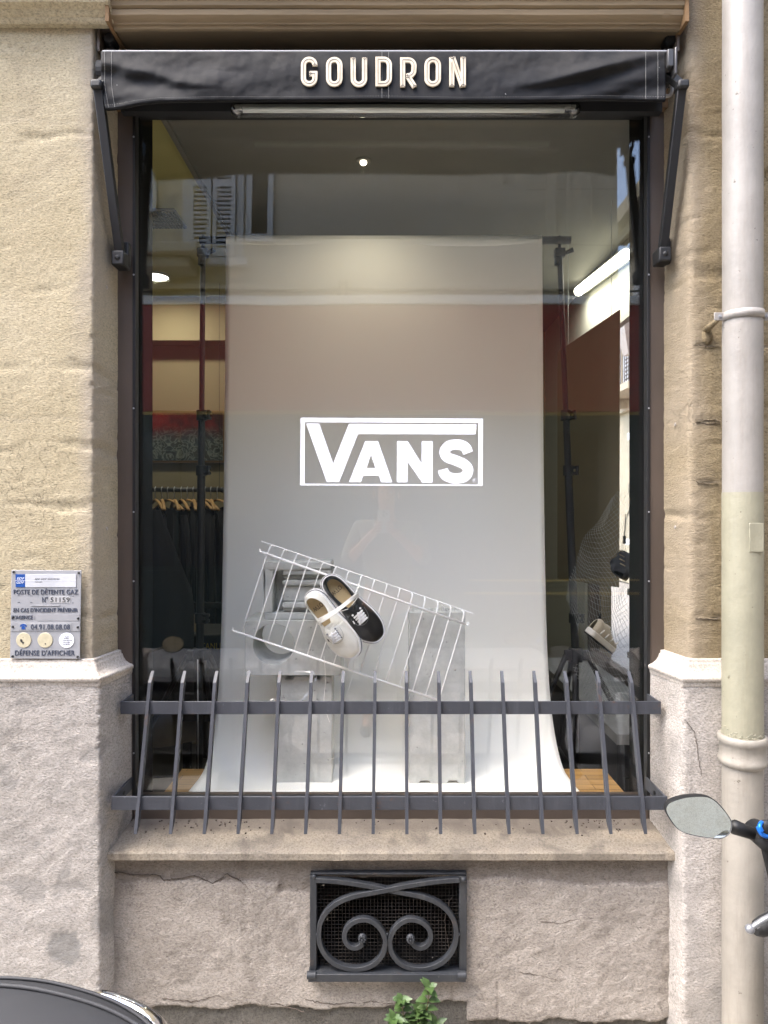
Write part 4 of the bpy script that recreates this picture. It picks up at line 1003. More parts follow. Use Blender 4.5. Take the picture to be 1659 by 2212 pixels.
mb = MB(); mb.tube([(XU(432, 3.08), 3.078, 2.675), (XU(1232, 3.08), 3.078, 2.675)], .0165, 14); mb.build('bar', M['black'], cb, smooth=True)
def stand(x, xl, label):
    t = thing('backdrop_stand', label, 'tripod stand', (x, 3.09, 0), 'stands carrying the backdrop'); D = 3.09; L = lambda q: Vector((x+xl*(q-1.5), D, q))
    def seg(nm, z0, z1, r, m=M['black']): mb = MB(); mb.tube([L(z0), L(z1)], r, 14); return mb.build(nm, m, t, smooth=True, auto=40)
    seg('upper_pole', 1.92, 2.64, .0115); seg('middle_pole', 1.66, 1.92, .0145); seg('lower_pole', .86, 1.66, .017)
    mb = MB(); c = L(2.63); mb.box(c.x-.022, c.x+.022, D-.02, D+.015, c.z-.025, c.z+.012); mb.tube([c+Vector((.0, 0, .01)), c+Vector((0, 0, .07))], .007, 10); mb.tube([c+Vector((.02, -.01, -.01)), c+Vector((.055, -.02, .002))], [.008, .012], 8); mb.tube([c+Vector((-.01, 0, -.06)), c], [.013, .02], 12); mb.build('top_clamp', M['black'], t, bevel=.003)
    for z in (1.92, 1.68, 1.04):
        mb = MB(); c = L(z); mb.tube([c+Vector((0, 0, -.022)), c+Vector((0, 0, .022))], .023, 16); mb.box(c.x+.012, c.x+.042, D-.018, D+.006, z-.018, z-.006); mb.box(c.x+.012, c.x+.042, D-.018, D+.006, z+.006, z+.018)
        k = mb.build('clamp', M['black'], t, bevel=.002); mb = MB(); mb.tube([c+Vector((.034, -.018, -.02)), c+Vector((.034, -.018, .02))], .007, 8); mb.build('knob', M['black'], k)
    mb = MB(); c = L(.88); mb.tube([c+Vector((0, 0, -.03)), c+Vector((0, 0, .03))], .03, 16); mb.build('hub', M['black'], t, bevel=.003)
    for a in (200, 340, 90):
        dv = Vector((math.cos(R(a)), math.sin(R(a)), 0)); mb = MB(); mb.tube([c+dv*.05+Vector((0, 0, 0)), c+dv*.50+Vector((0, 0, -.86))], .0115, 10); lg = mb.build('leg', M['black'], t, smooth=True, auto=40)
        mb = MB(); mb.box(c.x+dv.x*.04-.014, c.x+dv.x*.04+.014, c.y+dv.y*.04-.014, c.y+dv.y*.04+.014, c.z-.02, c.z+.022); mb.build('leg_joint', M['black'], lg, bevel=.003)
        mb = MB(); mb.tube([Vector((c.x, c.y, .36)), c+dv*.30+Vector((0, 0, -.50))], .007, 8); mb.build('leg_brace', M['black'], lg, smooth=True)
    mb = MB(); mb.tube([Vector((c.x, c.y, .3)), c], .015, 12); mb.build('centre_pole', M['black'], t, smooth=True)
    return t
stand(XU(434, 3.09), .008, 'black tripod stand at the left end of the paper roll'); stand(XU(1231, 3.09), -.040, 'black tripod stand at the right end of the paper roll')
mb = MB(); mb.tube([P(427, 1425, 3.0), P(428, 1668, 3.0)], .0022, 8); tag(mb.build('thin_rod', simple('rod', 'c9c9c4', .4), smooth=True), 'thin pale rod standing in front of the left backdrop stand', 'rod')

# concrete blocks
def blk(mb, x0, x1, y0, y1, z0, z1): mb.box(x0, x1, y0, y1, z0, z1)
def rough(mb, n=3, amp=.0012, seed=0):
    return mb
def crumble(o, amp=.0022):
    s = o.modifiers.new('sub', 'SUBSURF'); s.subdivision_type = 'SIMPLE'; s.levels = s.render_levels = 5
    tx = bpy.data.textures.new('clouds', 'CLOUDS'); tx.noise_scale = .018; tx.noise_depth = 4
    d = o.modifiers.new('disp', 'DISPLACE'); d.texture = tx; d.strength = amp*2; d.texture_coords = 'LOCAL'; d.mid_level = .5
def rect_of(u0, v0, u1, v1, d): a = P(u0, v1, d); b = P(u1, v0, d); return a.x, b.x, a.z, b.z
def block(mb, nm, label):
    o = mb.build(nm, M['conc'], bevel=.002); crumble(o); tag(o, label, 'concrete block', 'pale concrete blocks in the display'); return o
def upright(u0, v0, u1, v1, d, dep, notch, label, topn):
    x0, x1, z0, z1 = rect_of(u0, v0, u1, v1, d); mb = MB(); W = x1-x0
    pr_ = [(x0, z0)]
    if notch:
        for f in (.28, .78): pr_ += [(x0+W*(f-.11), z0), (x0+W*(f-.07), z0+.012), (x0+W*(f+.07), z0+.012), (x0+W*(f+.11), z0)]
    pr_ += [(x1, z0), (x1, z1)]
    if topn:
        for f in (.28, .78): pr_ += [(x0+W*(1-f+.11), z1), (x0+W*(1-f+.07), z1-.012), (x0+W*(1-f-.07), z1-.012), (x0+W*(1-f-.11), z1)]
    pr_ += [(x0, z1)]
    mb.prism([(a, d, b) for a, b in pr_], (0, dep, 0))
    o = mb.build('concrete_block', M['conc'], bevel=.003); tag(o, label, 'concrete block', 'pale concrete blocks in the display'); return o
DB = 2.57
upright(597, 1461, 717, 1692, DB, .13, False, 'upright pale concrete block carrying the block with the round hole', True)
b2 = upright(884, 1322, 1005, 1694, DB-.01, .10, True, 'tall upright concrete block on the right with chipped top', False)
x0, x1, z0, z1 = rect_of(884, 1322, 1005, 1694, DB-.01)
mb = MB()
for (f, hh) in ((.03, .012), (.12, .004), (.38, .006), (.62, .016), (.7, .006), (.86, .008)): mb.hexa([(x0+.2*f-.008, DB, z1-.004), (x0+.2*f+.012, DB, z1-.004), (x0+.2*f+.012, DB+.08, z1-.004), (x0+.2*f-.008, DB+.08, z1-.004), (x0+.2*f-.004, DB+.004, z1+hh), (x0+.2*f+.004, DB+.01, z1+hh*.8), (x0+.2*f+.006, DB+.07, z1+hh*.6), (x0+.2*f-.002, DB+.06, z1+hh)])
mb.build('broken_edge', M['conc'], b2, bevel=.001)
# block with round hole
x0, x1, z0, z1 = rect_of(529, 1341, 737, 1459, DB-.03); hc = P(591, 1392, DB-.03); hr = 44.5*(DB-.03)/FX; mb = MB(); dep = .20; n = 64
outer = []; inner = []
for k in range(n):
    a = 2*math.pi*k/n; inner.append((hc.x+hr*math.cos(a), hc.z+hr*math.sin(a))); c, s = math.cos(a), math.sin(a)
    t = min((x1-hc.x)/c if c > 1e-6 else 9, (x0-hc.x)/c if c < -1e-6 else 9, (z1-hc.z)/s if s > 1e-6 else 9, (z0-hc.z)/s if s < -1e-6 else 9); outer.append((hc.x+c*t, hc.z+s*t))
y0 = DB-.03; y1 = y0+dep
for cx_, cz_ in ((x0, z0), (x0, z1), (x1, z0), (x1, z1)):
    k = min(range(n), key=lambda i: (outer[i][0]-cx_)**2+(outer[i][1]-cz_)**2); outer[k] = (cx_, cz_)
tp = .0
vs = [(a, y0, b) for a, b in outer]+[(a, y0, b) for a, b in inner]+[(a, y1, b) for a, b in inner]+[(a, y1, b) for a, b in outer]
fs = []
for k in range(n):
    j = (k+1) % n; fs += [(k, j, n+j, n+k), (n+k, n+j, 2*n+j, 2*n+k), (2*n+k, 2*n+j, 3*n+j, 3*n+k), (3*n+k, 3*n+j, j, k)]
mb.add(vs, fs); o = mb.build('concrete_block', M['conc'], bevel=.0015); tag(o, 'wide pale concrete block with a large round hole', 'concrete block', 'pale concrete blocks in the display')
# top block with slot and grooves
x0, x1, z0, z1 = rect_of(569, 1213, 716, 1340, DB-.005); y0 = DB-.005; W = x1-x0; Hh = z1-z0; mb = MB()
def bb(fx0, fx1, fz0, fz1, dy, dep=.12): mb.box(x0+W*fx0, x0+W*fx1, y0+dy, y0+dep, z0+Hh*fz0, z0+Hh*fz1)
bb(0, 1, 0, .13, .0); bb(0, .14, .13, .87, 0.0); bb(0, 1, .87, 1.0, .0); bb(.14, .27, .13, .87, .07)
bb(.27, 1, .13, .2, .022); bb(.27, 1, .2, .3, .004); bb(.27, 1, .3, .58, .026); bb(.27, 1, .58, .68, .012); bb(.27, 1, .68, .76, .03); bb(.27, 1, .76, .87, .006)
o = mb.build('concrete_block', M['conc'], bevel=.006); tag(o, 'grooved concrete block with a vertical slot, topmost of the left stack', 'concrete block', 'pale concrete blocks in the display')

# wire rack
rk = thing('wire_rack', 'tilted white wire shelf leaning across the concrete blocks', 'rack', P(757, 1345, 2.50))
DR = 2.505
mb = MB()
def rp(u, v, dd=0): return P(u, v, DR+dd)
top0, top1 = (588, 1178), (995, 1316); mid0, mid1 = (567, 1193), (1006, 1348); bot0, bot1 = (508, 1364), (946, 1512)
mb.tube([rp(*mid0), rp(*mid1)], .0038, 8); mb.tube([rp(*bot0), rp(*bot1)], .0038, 8)
for (u, v), s in ((mid0, -1), (mid1, 1), (bot0, -1)):
    mb.tube(catmull([rp(u, v), rp(u+s*4, v+s*2+1), rp(u+s*6, v+s*2-2), rp(u+s*5, v+s*2-6)], 5), .0034, 8)
mb.build('cross_rod', M['rackw'], rk, smooth=True)
mb = MB(); mb.tube(catmull([rp(577, 1197), rp(583, 1183, .012), rp(588, 1178, .015), rp(596, 1180, .015), rp(990, 1314, .015), rp(1001, 1320, .015), rp(1003, 1327, .012), rp(998, 1345)], 6), .0023, 8); mb.build('edge_rod', M['rackw'], rk, smooth=True)
N_ = 16
mb = MB()
for k in range(N_):
    t = k/(N_-1); b = (521+(948-521)*t, 1368+(1512-1368)*t); 
    # wires run from the lower rod up over the middle rod and bend to the top rod
    m_ = (577+(998-577)*t, 1197+(1345-1197)*t); tp_ = (592+(998-592)*t, 1179.5+(1318-1179.5)*t)
    mb.tube(catmull([rp(*b, .003), rp(*m_, .003), rp(*tp_, .0125)], 4), .0025, 6)
mb.build('thin_rods', M['rackw'], rk, smooth=True)
# ---------------------------------------------------------------- sneakers
HWR = [(0, .0), (.006, .010), (.02, .018), (.06, .027), (.13, .0325), (.25, .0335), (.40, .035), (.52, .041), (.66, .048), (.76, .0485), (.85, .044), (.92, .034), (.97, .0225), (.992, .012), (1, 0)]
def interp(tab, t):
    for i in range(len(tab)-1):
        if tab[i][0] <= t <= tab[i+1][0]:
            (x0, y0), (x1, y1) = tab[i], tab[i+1]; k = (t-x0)/(x1-x0)
            m0 = (y1-tab[i-1][1])/(x1-tab[i-1][0]) if i > 0 else (y1-y0)/(x1-x0)*(2.2 if y0 == 0 else 1)
            m1 = (tab[i+2][1]-y0)/(tab[i+2][0]-x0) if i+2 < len(tab) else (y1-y0)/(x1-x0)*(2.2 if y1 == 0 else 1)
            h = x1-x0; return (2*k**3-3*k*k+1)*y0+(k**3-2*k*k+k)*h*m0+(-2*k**3+3*k*k)*y1+(k**3-k*k)*h*m1
    return tab[-1][1]
def interp_(tab, t):
    for (a, x), (b, y) in zip(tab, tab[1:]):
        if a <= t <= b: k = (t-a)/(b-a); k2 = k; return x+(y-x)*k2
    return tab[-1][1]
def sneaker(name, label, heel, toe, d, upper, lining, line, tilt, mirror=1, tagm=None, stitchm=None):
    L = .272
    A = P(*heel, d); B = P(*toe, d); b = (B-A).normalized(); z = Vector((0, -1, 0)); z = (z-b*z.dot(b)).normalized()
    x = b.cross(z); Mx = Matrix((( x.x*mirror, b.x, z.x, A.x), (x.y*mirror, b.y, z.y, A.y), (x.z*mirror, b.z, z.z, A.z), (0,0,0,1)))
    Mx = Mx @ Matrix.Rotation(R(tilt), 4, 'Y')
    L = (B-A).length
    t = thing(name, label, 'shoe', A); 
    def curve(tt): return -.0035*math.sin(tt*2*math.pi)  # slight banana
    ts = [.5-.5*math.cos(math.pi*i/44) for i in range(45)]
    def hw(tt): 
        return interp(HWR, tt)*1.02
    def fin(mb, nm, m, par=t, **k): mb.xf(Mx); return mb.build(nm, m, par, **k)
    # outsole + foxing
    def slab(z0, z1, grow): 
        mb = MB(); rt = [Vector((hw(tt)+curve(tt), tt*L, 0)) for tt in ts]; lf_ = [Vector((-hw(tt)+curve(tt), tt*L, 0)) for tt in ts[1:-1]][::-1]
        o = rt+lf_; nn_ = len(o); g_ = []
        for i in range(nn_):
            t_ = (o[(i+1) % nn_]-o[i-1]).normalized(); g_.append(o[i]+Vector((t_.y, -t_.x, 0))*grow)
        o = g_; mb.prism([(p.x, p.y, z0) for p in o], (0, 0, z1-z0)); return mb
    sl0 = slab(0, .0125, .0085); sl1 = slab(.0142, .0245, .0050); sl0.add(sl1.v, sl1.f); fin(sl0, 'sole', M['solew'], bevel=.0012)
    fin(slab(.0126, .0141, .0068), 'foxing_line', line)
    ZC = [(0, .062), (.06, .060), (.2, .048), (.35, .052), (.5, .066), (.54, .068), (.62, .063), (.75, .052), (.88, .041), (.95, .033), (1, .022)]
    def wo(tt): 
        if tt < .035 or tt > .53: return 0
        q = (tt-.035)/.495; return .026*(math.sin(math.pi*min(1, q**.72))**.55)
    mb = MB(); K = 12; TS = sorted(set(ts+[.03, .035, .04, .05, .505, .52, .53, .535])); z0 = .022
    for side in (-1, 1):
        rows = []
        for tt in TS:
            h = hw(tt)*.985; w_ = min(wo(tt), h*.8); zc = interp(ZC, tt); row = []
            for k in range(K+1):
                s = k/K; xx = h-(h-w_)*(s**(2.4 if w_ == 0 else 1.7)); zz_ = z0+(zc-z0)*(1-(1-s)**1.7)
                crease = .0012*math.sin(tt*70)*math.exp(-((tt-.70)/.06)**2)*s
                row.append((side*xx+curve(tt), tt*L, zz_+crease))
            rows.append(row)
        mb.grid(rows)
    u = fin(mb, 'upper', upper, smooth=True); md = u.modifiers.new('s', 'SOLIDIFY'); md.thickness = .0022; md.offset = 0
    # collar piping
    pth = [Vector((wo(tt)*1+curve(tt), tt*L, interp(ZC, tt)+.0004)) for tt in TS if .035 <= tt <= .53]+[Vector((-wo(tt)+curve(tt), tt*L, interp(ZC, tt)+.0004)) for tt in TS[::-1] if .035 <= tt <= .53]
    mb = MB(); mb.tube(pth, .0016, 6, True); fin(mb, 'collar', upper, u, smooth=True)
    # insole and print
    mb = MB(); rt = [(hw(tt)*.86+curve(tt), tt*L, .030) for tt in [.03+.6*i/24 for i in range(25)]]; lf2 = [(-hw(tt)*.86+curve(tt), tt*L, .030) for tt in [.03+.6*i/24 for i in range(25)]][::-1]
    mb.prism(rt+lf2, (0, 0, -.004)); ins = fin(mb, 'insole', M['insole'])
    tb = MB(); text_into(tb, 'OTW', 0, 100, 0, 30, 2.0, .0005); xs = [p.x for p in tb.v]; zs = [p.z for p in tb.v]; a0, a1, c0, c1 = min(xs), max(xs), min(zs), max(zs)
    ym = min(p.y for p in tb.v)
    tb.v = [Vector(((.020-.040*(p.x-a0)/(a1-a0))*mirror*-1, L*.17+.016*((p.z-c0)/(c1-c0)), .0301+.0006*(1 if p.y == ym else 0))) for p in tb.v]
    tb.v = [Vector((v.x, v.y, v.z)) for v in tb.v]
    fin(tb, 'insole_print', M['ink'], ins)
    # tongue
    mb = MB(); rows = []
    for k in range(9):
        tt = .45+.12*k/8; rows.append([(xx+curve(tt), tt*L, interp(ZC, max(tt, .50))-.001-abs(xx)*.25+.002*math.sin(k)) for xx in [-.02+.04*i/8 for i in range(9)]])
    mb.grid(rows); tg = fin(mb, 'tongue', upper, smooth=True); md = tg.modifiers.new('s', 'SOLIDIFY'); md.thickness = .002
    def surf(tt, xx, lift=0):
        h = hw(tt)*.985; w_ = wo(tt) if tt < .53 else 0; q = max(0, min(1, (h-abs(xx))/(h-w_) if h > w_ else 0)); s = q**(1/(2.4 if w_ == 0 else 1.7)); zc = interp(ZC, tt)
        return Vector((xx+curve(tt), tt*L, z0+(zc-z0)*(1-(1-s)**1.7)+lift))
    # stitched seam of the vamp
    seam_ = []
    for k in range(41):
        a = math.pi*k/40; xx = .030*math.cos(a); tt = .57+.155*math.sin(a)**.7; seam_.append(surf(tt, xx*(1 if tt < .66 else 1), .0008))
    mb = MB(); mb.tube([surf(.42, .034, .001), surf(.5, .034, .001)]+seam_+[surf(.5, -.034, .001), surf(.42, -.034, .001)], .0007, 5)
    fin(mb, 'seam', stitchm, u, smooth=True)
    # eyelets and laces
    rowsT = [.545, .58, .615, .65, .685]
    ey = MB(); lc = MB()
    for i, tt in enumerate(rowsT):
        e = .0175-.0006*i
        for s in (-1, 1):
            c = surf(tt, s*e, .0015); ey.lathe([(.0036, 0), (.0036, .001), (.0016, .001), (.0016, 0)], c, 'z', 12)
        if i > 0:
            pthl = [surf(tt, xx, .0045+.0035*math.cos(xx/.0155*1.3)) for xx in [-e+2*e*j/8 for j in range(9)]]
            lc.tube(pthl, .0033, 10, flat=.6, up=(0, 0, 1))
            if i < 4: lc.tube(catmull([surf(tt, -e, .004), surf(tt+.018, -e*.2, .0062), surf(tt+.035, e, .004)], 5), .0034, 8, flat=.55, up=(0, 0, 1))
    lc.tube(catmull([surf(.56, -.002, .008), surf(.60, .004, .010), surf(.65, .010, .010), surf(.685, .018, .008)], 6), .0034, 8)
    fin(ey, 'eyelet', M['alu'] if upper is M['shoew'] else M['lace'], u); fin(lc, 'lace', M['lace'], smooth=True)
    # side label
    mb = MB(); c = surf(.60, .030, .001); c2 = surf(.64, .031, .001); c3 = surf(.64, .0275, .0015); c4 = surf(.60, .0265, .0015)
    up_ = Vector((.0006, 0, .0012)); mb.hexa([c, c2, c3, c4, c+up_, c2+up_, c3+up_, c4+up_]); fin(mb, 'side_tag', tagm)
    return t, Mx
sneaker('sneaker', 'black low sneaker tied on the white wire rack', (703, 1250), (820, 1379), 2.475, M['shoeb'], M['insole'], M['navy'], -10, 1, M['lace'], M['stitch'])
sneaker('sneaker', 'off white low sneaker tied in front of the black one', (672, 1280), (771, 1412), 2.458, M['shoew'], M['insole'], M['navy'], 12, 1, M['ink'], simple('seam_grey', '8e8c82', .8))
# white cord wound round both shoes
def c4(zx, zy, d): return P((940+zx/4.879)*.6636, (1820+zy/4.879)*.6636, d)
mb = MB()
for k in range(5):
    o = k*20; q = 2.368-.001*k
    mb.tube(catmull([c4(445+k*6, 960+o, 2.43), c4(520, 925+o*1.05, 2.385), c4(640, 860+o*.9, q+.005), c4(800, 760+o*.75, q), c4(950, 640+o*.8, q-.004), c4(1060, 560+o*.7, 2.385), c4(1110, 545+o*.7, 2.42)], 6), .0019, 6)
mb.tube(catmull([c4(1060, 555, 2.39), c4(1090, 480, 2.43), c4(1118, 400, 2.49)], 5), .0024, 6)
mb.tube([c4(820, 830, 2.38), c4(945, 792, 2.385)], .0013, 6); mb.tube([c4(1000, 730, 2.385), c4(1100, 600, 2.40)], .0013, 6)
for p in (((766, 1412, 2.47), (760, 1465, 2.5), (744, 1520, 2.5), (735, 1560, 2.5), (742, 1620, 2.5), (715, 1640, 2.52)), ((700, 1418, 2.48), (703, 1470, 2.5), (700, 1520, 2.49), (712, 1560, 2.5))):
    mb.tube(catmull([P(*q) for q in p], 8), .0008, 5)
tag(mb.build('cord', M['cord'], smooth=True), 'white cord wound round the pair of sneakers and hanging down', 'cord')

# ---------------------------------------------------------------- right side of the display
mb = MB(); A, B, C_, D_ = P(1204, 760, 3.6), P(1339, 668, 3.05), P(1337, 1269, 3.05), P(1204, 1251, 3.6)
mb.prism([A, B, C_, D_], (.006, .012, 0)); tag(mb.build('brown_board', M['panelb'], bevel=.001), 'large plain brown board hanging beside the right backdrop stand', 'board')
mb = MB(); mb.tube([A+Vector((.05, -.02, -.01)), Vector((A.x+.05, A.y-.02, 2.85))], .0012, 5); mb.tube([B+Vector((-.03, .02, -.02)), Vector((B.x-.03, B.y+.02, 2.85))], .0012, 5); tag(mb.build('hanging_wire', M['net']), 'two thin wires holding the brown board', 'wire')
# fishing net
def netp(s, t):
    tl, tr, br, bl = P(1326, 1075, 2.95), P(1375, 1040, 2.85), P(1400, 1560, 2.85), P(1215, 1300, 3.1)
    p = (tl*(1-s)+tr*s)*(1-t)+(bl*(1-s)+br*s)*t
    sag = math.sin(s*math.pi)*.10*t; p = p+Vector((-.02*math.sin(t*3), .05*math.sin(s*7+t*4), -sag)); p += Vector((.03*fbm(p*4, 2), .03*fbm(p*5, 2), .02*fbm(p*6, 2))); return p
def net(name, label, fn, nu, nv, r=.0009):
    mb = MB(); pt = {}
    for i in range(nu+1):
        for j in range(nv+1): pt[i, j] = fn(i/nu, min(1, max(0, (j+(.5 if i % 2 else 0))/nv)))
    for i in range(nu):
        for j in range(nv):
            a = pt[i, j]
            if i % 2 == 0:
                mb.tube([a, pt[i+1, j]], r, 3)
                if j > 0: mb.tube([a, pt[i+1, j-1]], r, 3)
            else:
                mb.tube([a, pt[i+1, j]], r, 3); mb.tube([a, pt[i+1, j+1]], r, 3)
    return tag(mb.build(name, M['net']), label, 'net')
net('fishing_net', 'grey knotted net draped in the right corner of the display', netp, 26, 34, .0006)
def netq(s, t):
    a, b, c, d = P(1236, 1440, 3.0), P(1300, 1440, 2.9), P(1395, 1590, 2.8), P(1290, 1560, 3.0); p = (a*(1-s)+b*s)*(1-t)+(d*(1-s)+c*s)*t
    return p+Vector((0, .03*fbm(p*9, 2), .02*math.sin(s*5)))
net('fishing_net', 'heap of grey net lying over the ledge below the hanging sneaker', netq, 16, 14, .0006)
def runner(label, c, ang, sc_, m1, m2, yaw):
    t = thing('running_shoe', label, 'shoe', c); Mx = Matrix.Translation(c) @ Matrix.Rotation(ang, 4, 'Y') @ Matrix.Rotation(yaw, 4, 'Z') @ Matrix.Scale(sc_, 4)
    # profile of chunky trainer, length on local x
    L = .28; rows = []; mb = MB()
    for i in range(25):
        s = i/24; x = -L/2+L*s; top = interp([(0, .085), (.1, .10), (.25, .095), (.4, .10), (.55, .075), (.75, .055), (.9, .045), (1, .02)], s); hwd = interp([(0, .012), (.06, .03), (.3, .034), (.6, .045), (.8, .046), (.94, .03), (1, .008)], s)
        rows.append([(x, hwd*math.cos(a)*(1 if abs(math.cos(a)) > .5 else 1), .022+(top-.022)*max(0, math.sin(a))**.7) for a in [math.pi*k/14 for k in range(15)]])
    mb.grid(rows); mb.xf(Mx); mb.build('upper', m1, t, smooth=True)
    mb = MB(); rows = []
    o = [(-L/2+L*s, interp([(0, .014), (.06, .034), (.3, .037), (.6, .048), (.8, .049), (.94, .034), (1, .01)], s)) for s in [k/24 for k in range(25)]]
    pl_ = [(a, b, -.012) for a, b in o]+[(a, -b, -.012) for a, b in o[::-1]]; mb.prism(pl_, (0, 0, .037)); mb.xf(Mx); so_ = mb.build('sole', m2, t, bevel=.005)
    mb = MB(); mb.prism([(a, b, -.017) for a, b, _ in pl_], (0, 0, .006)); mb.xf(Mx); mb.build('tread', M['dark'], so_)
    mb = MB()
    for s in (.42, .5, .58, .66): z = interp([(.4, .10), (.55, .077), (.75, .057)], s)+.003; mb.tube([(-L/2+L*s, -.02, z-.006), (-L/2+L*(s+.03), 0, z), (-L/2+L*s, .02, z-.006)], .003, 6)
    for s in (.15, .35, .55, .75): mb.tube([(-L/2+L*s, -.045, .03), (-L/2+L*(s+.06), -.038, .06)], .004, 6); mb.tube([(-L/2+L*s, .045, .03), (-L/2+L*(s+.06), .038, .06)], .004, 6)
    mb.xf(Mx); mb.build('overlay', m2 if m1 is not M['clo2'] else M['clo3'], t, smooth=True)
    mb = MB(); mb.tube([c+Vector((0, 0, .09)), c+Vector((.004, 0, .20))], .0012, 5); mb.tube([c+Vector((0, 0, .085)), c+Vector((0, 0, .115))], .006, 8); mb.build('hanging_cord', M['dark'], t)
    return t
runner('beige and cream running shoe hanging by a cord in front of the net', P(1296, 1385, 2.95), R(38), .72, simple('trainer_mesh', 'b8ae98', .8), simple('trainer_sole', 'd0ccc0', .6), R(35))
runner('dark grey running shoe hanging in the net beside the black jamb', P(1349, 1222, 2.75), R(-62), .62, M['clo2'], M['dark'], R(60))

# ---------------------------------------------------------------- left interior
fr = thing('framed_picture', 'framed dark red and grey picture on the cream wall behind', 'picture', P(400, 942, 4.59))
a, b = P(300, 1000, 4.585), P(488, 887, 4.585)
mb = MB(); mb.box(a.x, b.x, 4.57, 4.6, a.z, b.z); f_ = mb.build('frame', simple('frame_wood', '5a4326', .5), fr, bevel=.003)
def mk_art():
    m, n, l, bb_ = newmat('abstract_art'); co = coords(n, l, (1, 1, 1)); tcn = n.new('ShaderNodeTexCoord'); sx = n.new('ShaderNodeSeparateXYZ'); l.new(tcn.outputs['Object'], sx.inputs[0])
    k = noise_n(n, l, co, 12, 3, .5, 2.5); g = ramp(n, l, k, [(.35, lin('1c1f1c')), (.47, lin('2b3030')), (.55, lin('5a5e58')), (.6, lin('2a2a26'))])
    mr = n.new('ShaderNodeMapRange'); l.new(sx.outputs[2], mr.inputs[0]); mr.inputs[1].default_value = a.z+.14; mr.inputs[2].default_value = a.z+.24
    red = ramp(n, l, noise_n(n, l, co, 5, 3), [(.4, lin('5e0d0a')), (.6, lin('2a0706'))])
    l.new(mixc(n, l, mathn(n, l, 'MULTIPLY', mr.outputs[0], .9), g, red), bb_.inputs['Base Color']); bb_.inputs['Roughness'].default_value = .3; return m
mb = MB(); mb.box(a.x+.015, b.x-.015, 4.566, 4.5695, a.z+.015, b.z-.015); mb.build('canvas', mk_art(), fr)
ra = thing('clothes_rack', 'black wall rail holding dark clothes on wooden hangers', 'clothes rail', P(400, 1057, 4.2))
mb = MB(); mb.tube([P(300, 1058, 4.2), P(479, 1058, 4.2)], .014, 10); mb.sphere(P(480, 1058, 4.2), .018, 8); mb.build('rail', M['black'], ra, smooth=True)
mb = MB(); c = P(474, 1058, 4.2); mb.tube([c, (c.x, c.y, 2.85)], .0012, 6); mb.build('suspension_wire', M['dark'], ra)
G_ = [(336, 'clo3'), (350, 'clo2'), (363, 'clo1'), (377, 'clo1'), (392, 'clo2'), (405, 'clo1'), (418, 'clo1'), (432, 'clo2'), (444, 'clo1'), (456, 'clo1'), (470, 'clo2')]
for i, (u, mm) in enumerate(G_):
    c = P(u, 1058, 4.2); g = thing('hanging_garment', {'clo3': 'tan', 'clo2': 'charcoal', 'clo1': 'black'}[mm]+' garment on a wooden hanger, '+['leftmost', 'second', 'third', 'fourth', 'fifth', 'sixth', 'seventh', 'eighth', 'ninth', 'tenth', 'rightmost'][i]+' from the left on the clothes rail', 'garment', c, 'clothes hanging on the rail')
    mb = MB(); mb.tube(catmull([c+Vector((0, .012, .0)), c+Vector((0, 0, .017)), c+Vector((0, -.014, 0)), c+Vector((0, -.004, -.03)), c+Vector((0, 0, -.06))], 4), .0028, 6); hk = mb.build('hook', M['alu'], g)
    an = R(60+12*math.sin(i*2.3)); dv = Vector((math.cos(an), -math.sin(an), 0)); mb = MB(); mb.tube(catmull([c-dv*.2+Vector((0, 0, -.12)), c-dv*.1+Vector((0, 0, -.08)), c+Vector((0, 0, -.06)), c+dv*.1+Vector((0, 0, -.08)), c+dv*.2+Vector((0, 0, -.12))], 4), .010, 8, flat=.7); mb.build('hanger', M['woodl'], g, smooth=True)
    rows = []; LL = .75+.35*abs(math.sin(i*1.7)); mb = MB(); nn = Vector((-dv.y, dv.x, 0))
    for j in range(13):
        q = j/12; wd = .20+.05*math.sin(q*3); row = []
        for k in range(25):
            a_ = 2*math.pi*k/24; th = .022+.012*math.sin(a_*3+i+q*2); row.append(c+Vector((0, 0, -.10-.0-(.05*abs(math.cos(a_)) if j < 2 else 0)-LL*q))+dv*wd*math.cos(a_)*(1 if j else .9)+nn*th*math.sin(a_))
        rows.append(row)
    mb.grid(rows); mb.build('cloth', M[mm], g, smooth=True)
# coats at the far left
for i, (u, v, d, mm, lab) in enumerate(((322, 1110, 3.5, 'clo1', 'black coat hanging at the far left of the shop'), (342, 1190, 3.7, 'clo3', 'tan long coat hanging at the far left of the shop'))):
    c = P(u, v, d); mb = MB(); rows = []
    for j in range(17):
        q = j/16; row = []
        for k in range(29):
            a_ = 2*math.pi*k/28; wd = (.05+.15*min(1, q*2.2))*(1+.12*math.sin(a_*4+i)); row.append(c+Vector((wd*math.cos(a_), wd*.6*math.sin(a_), -q*(.95 if i == 0 else 1.0)+.02)))
        rows.append(row)
    mb.grid(rows); tag(mb.build('hanging_coat', M[mm], smooth=True), lab, 'coat')
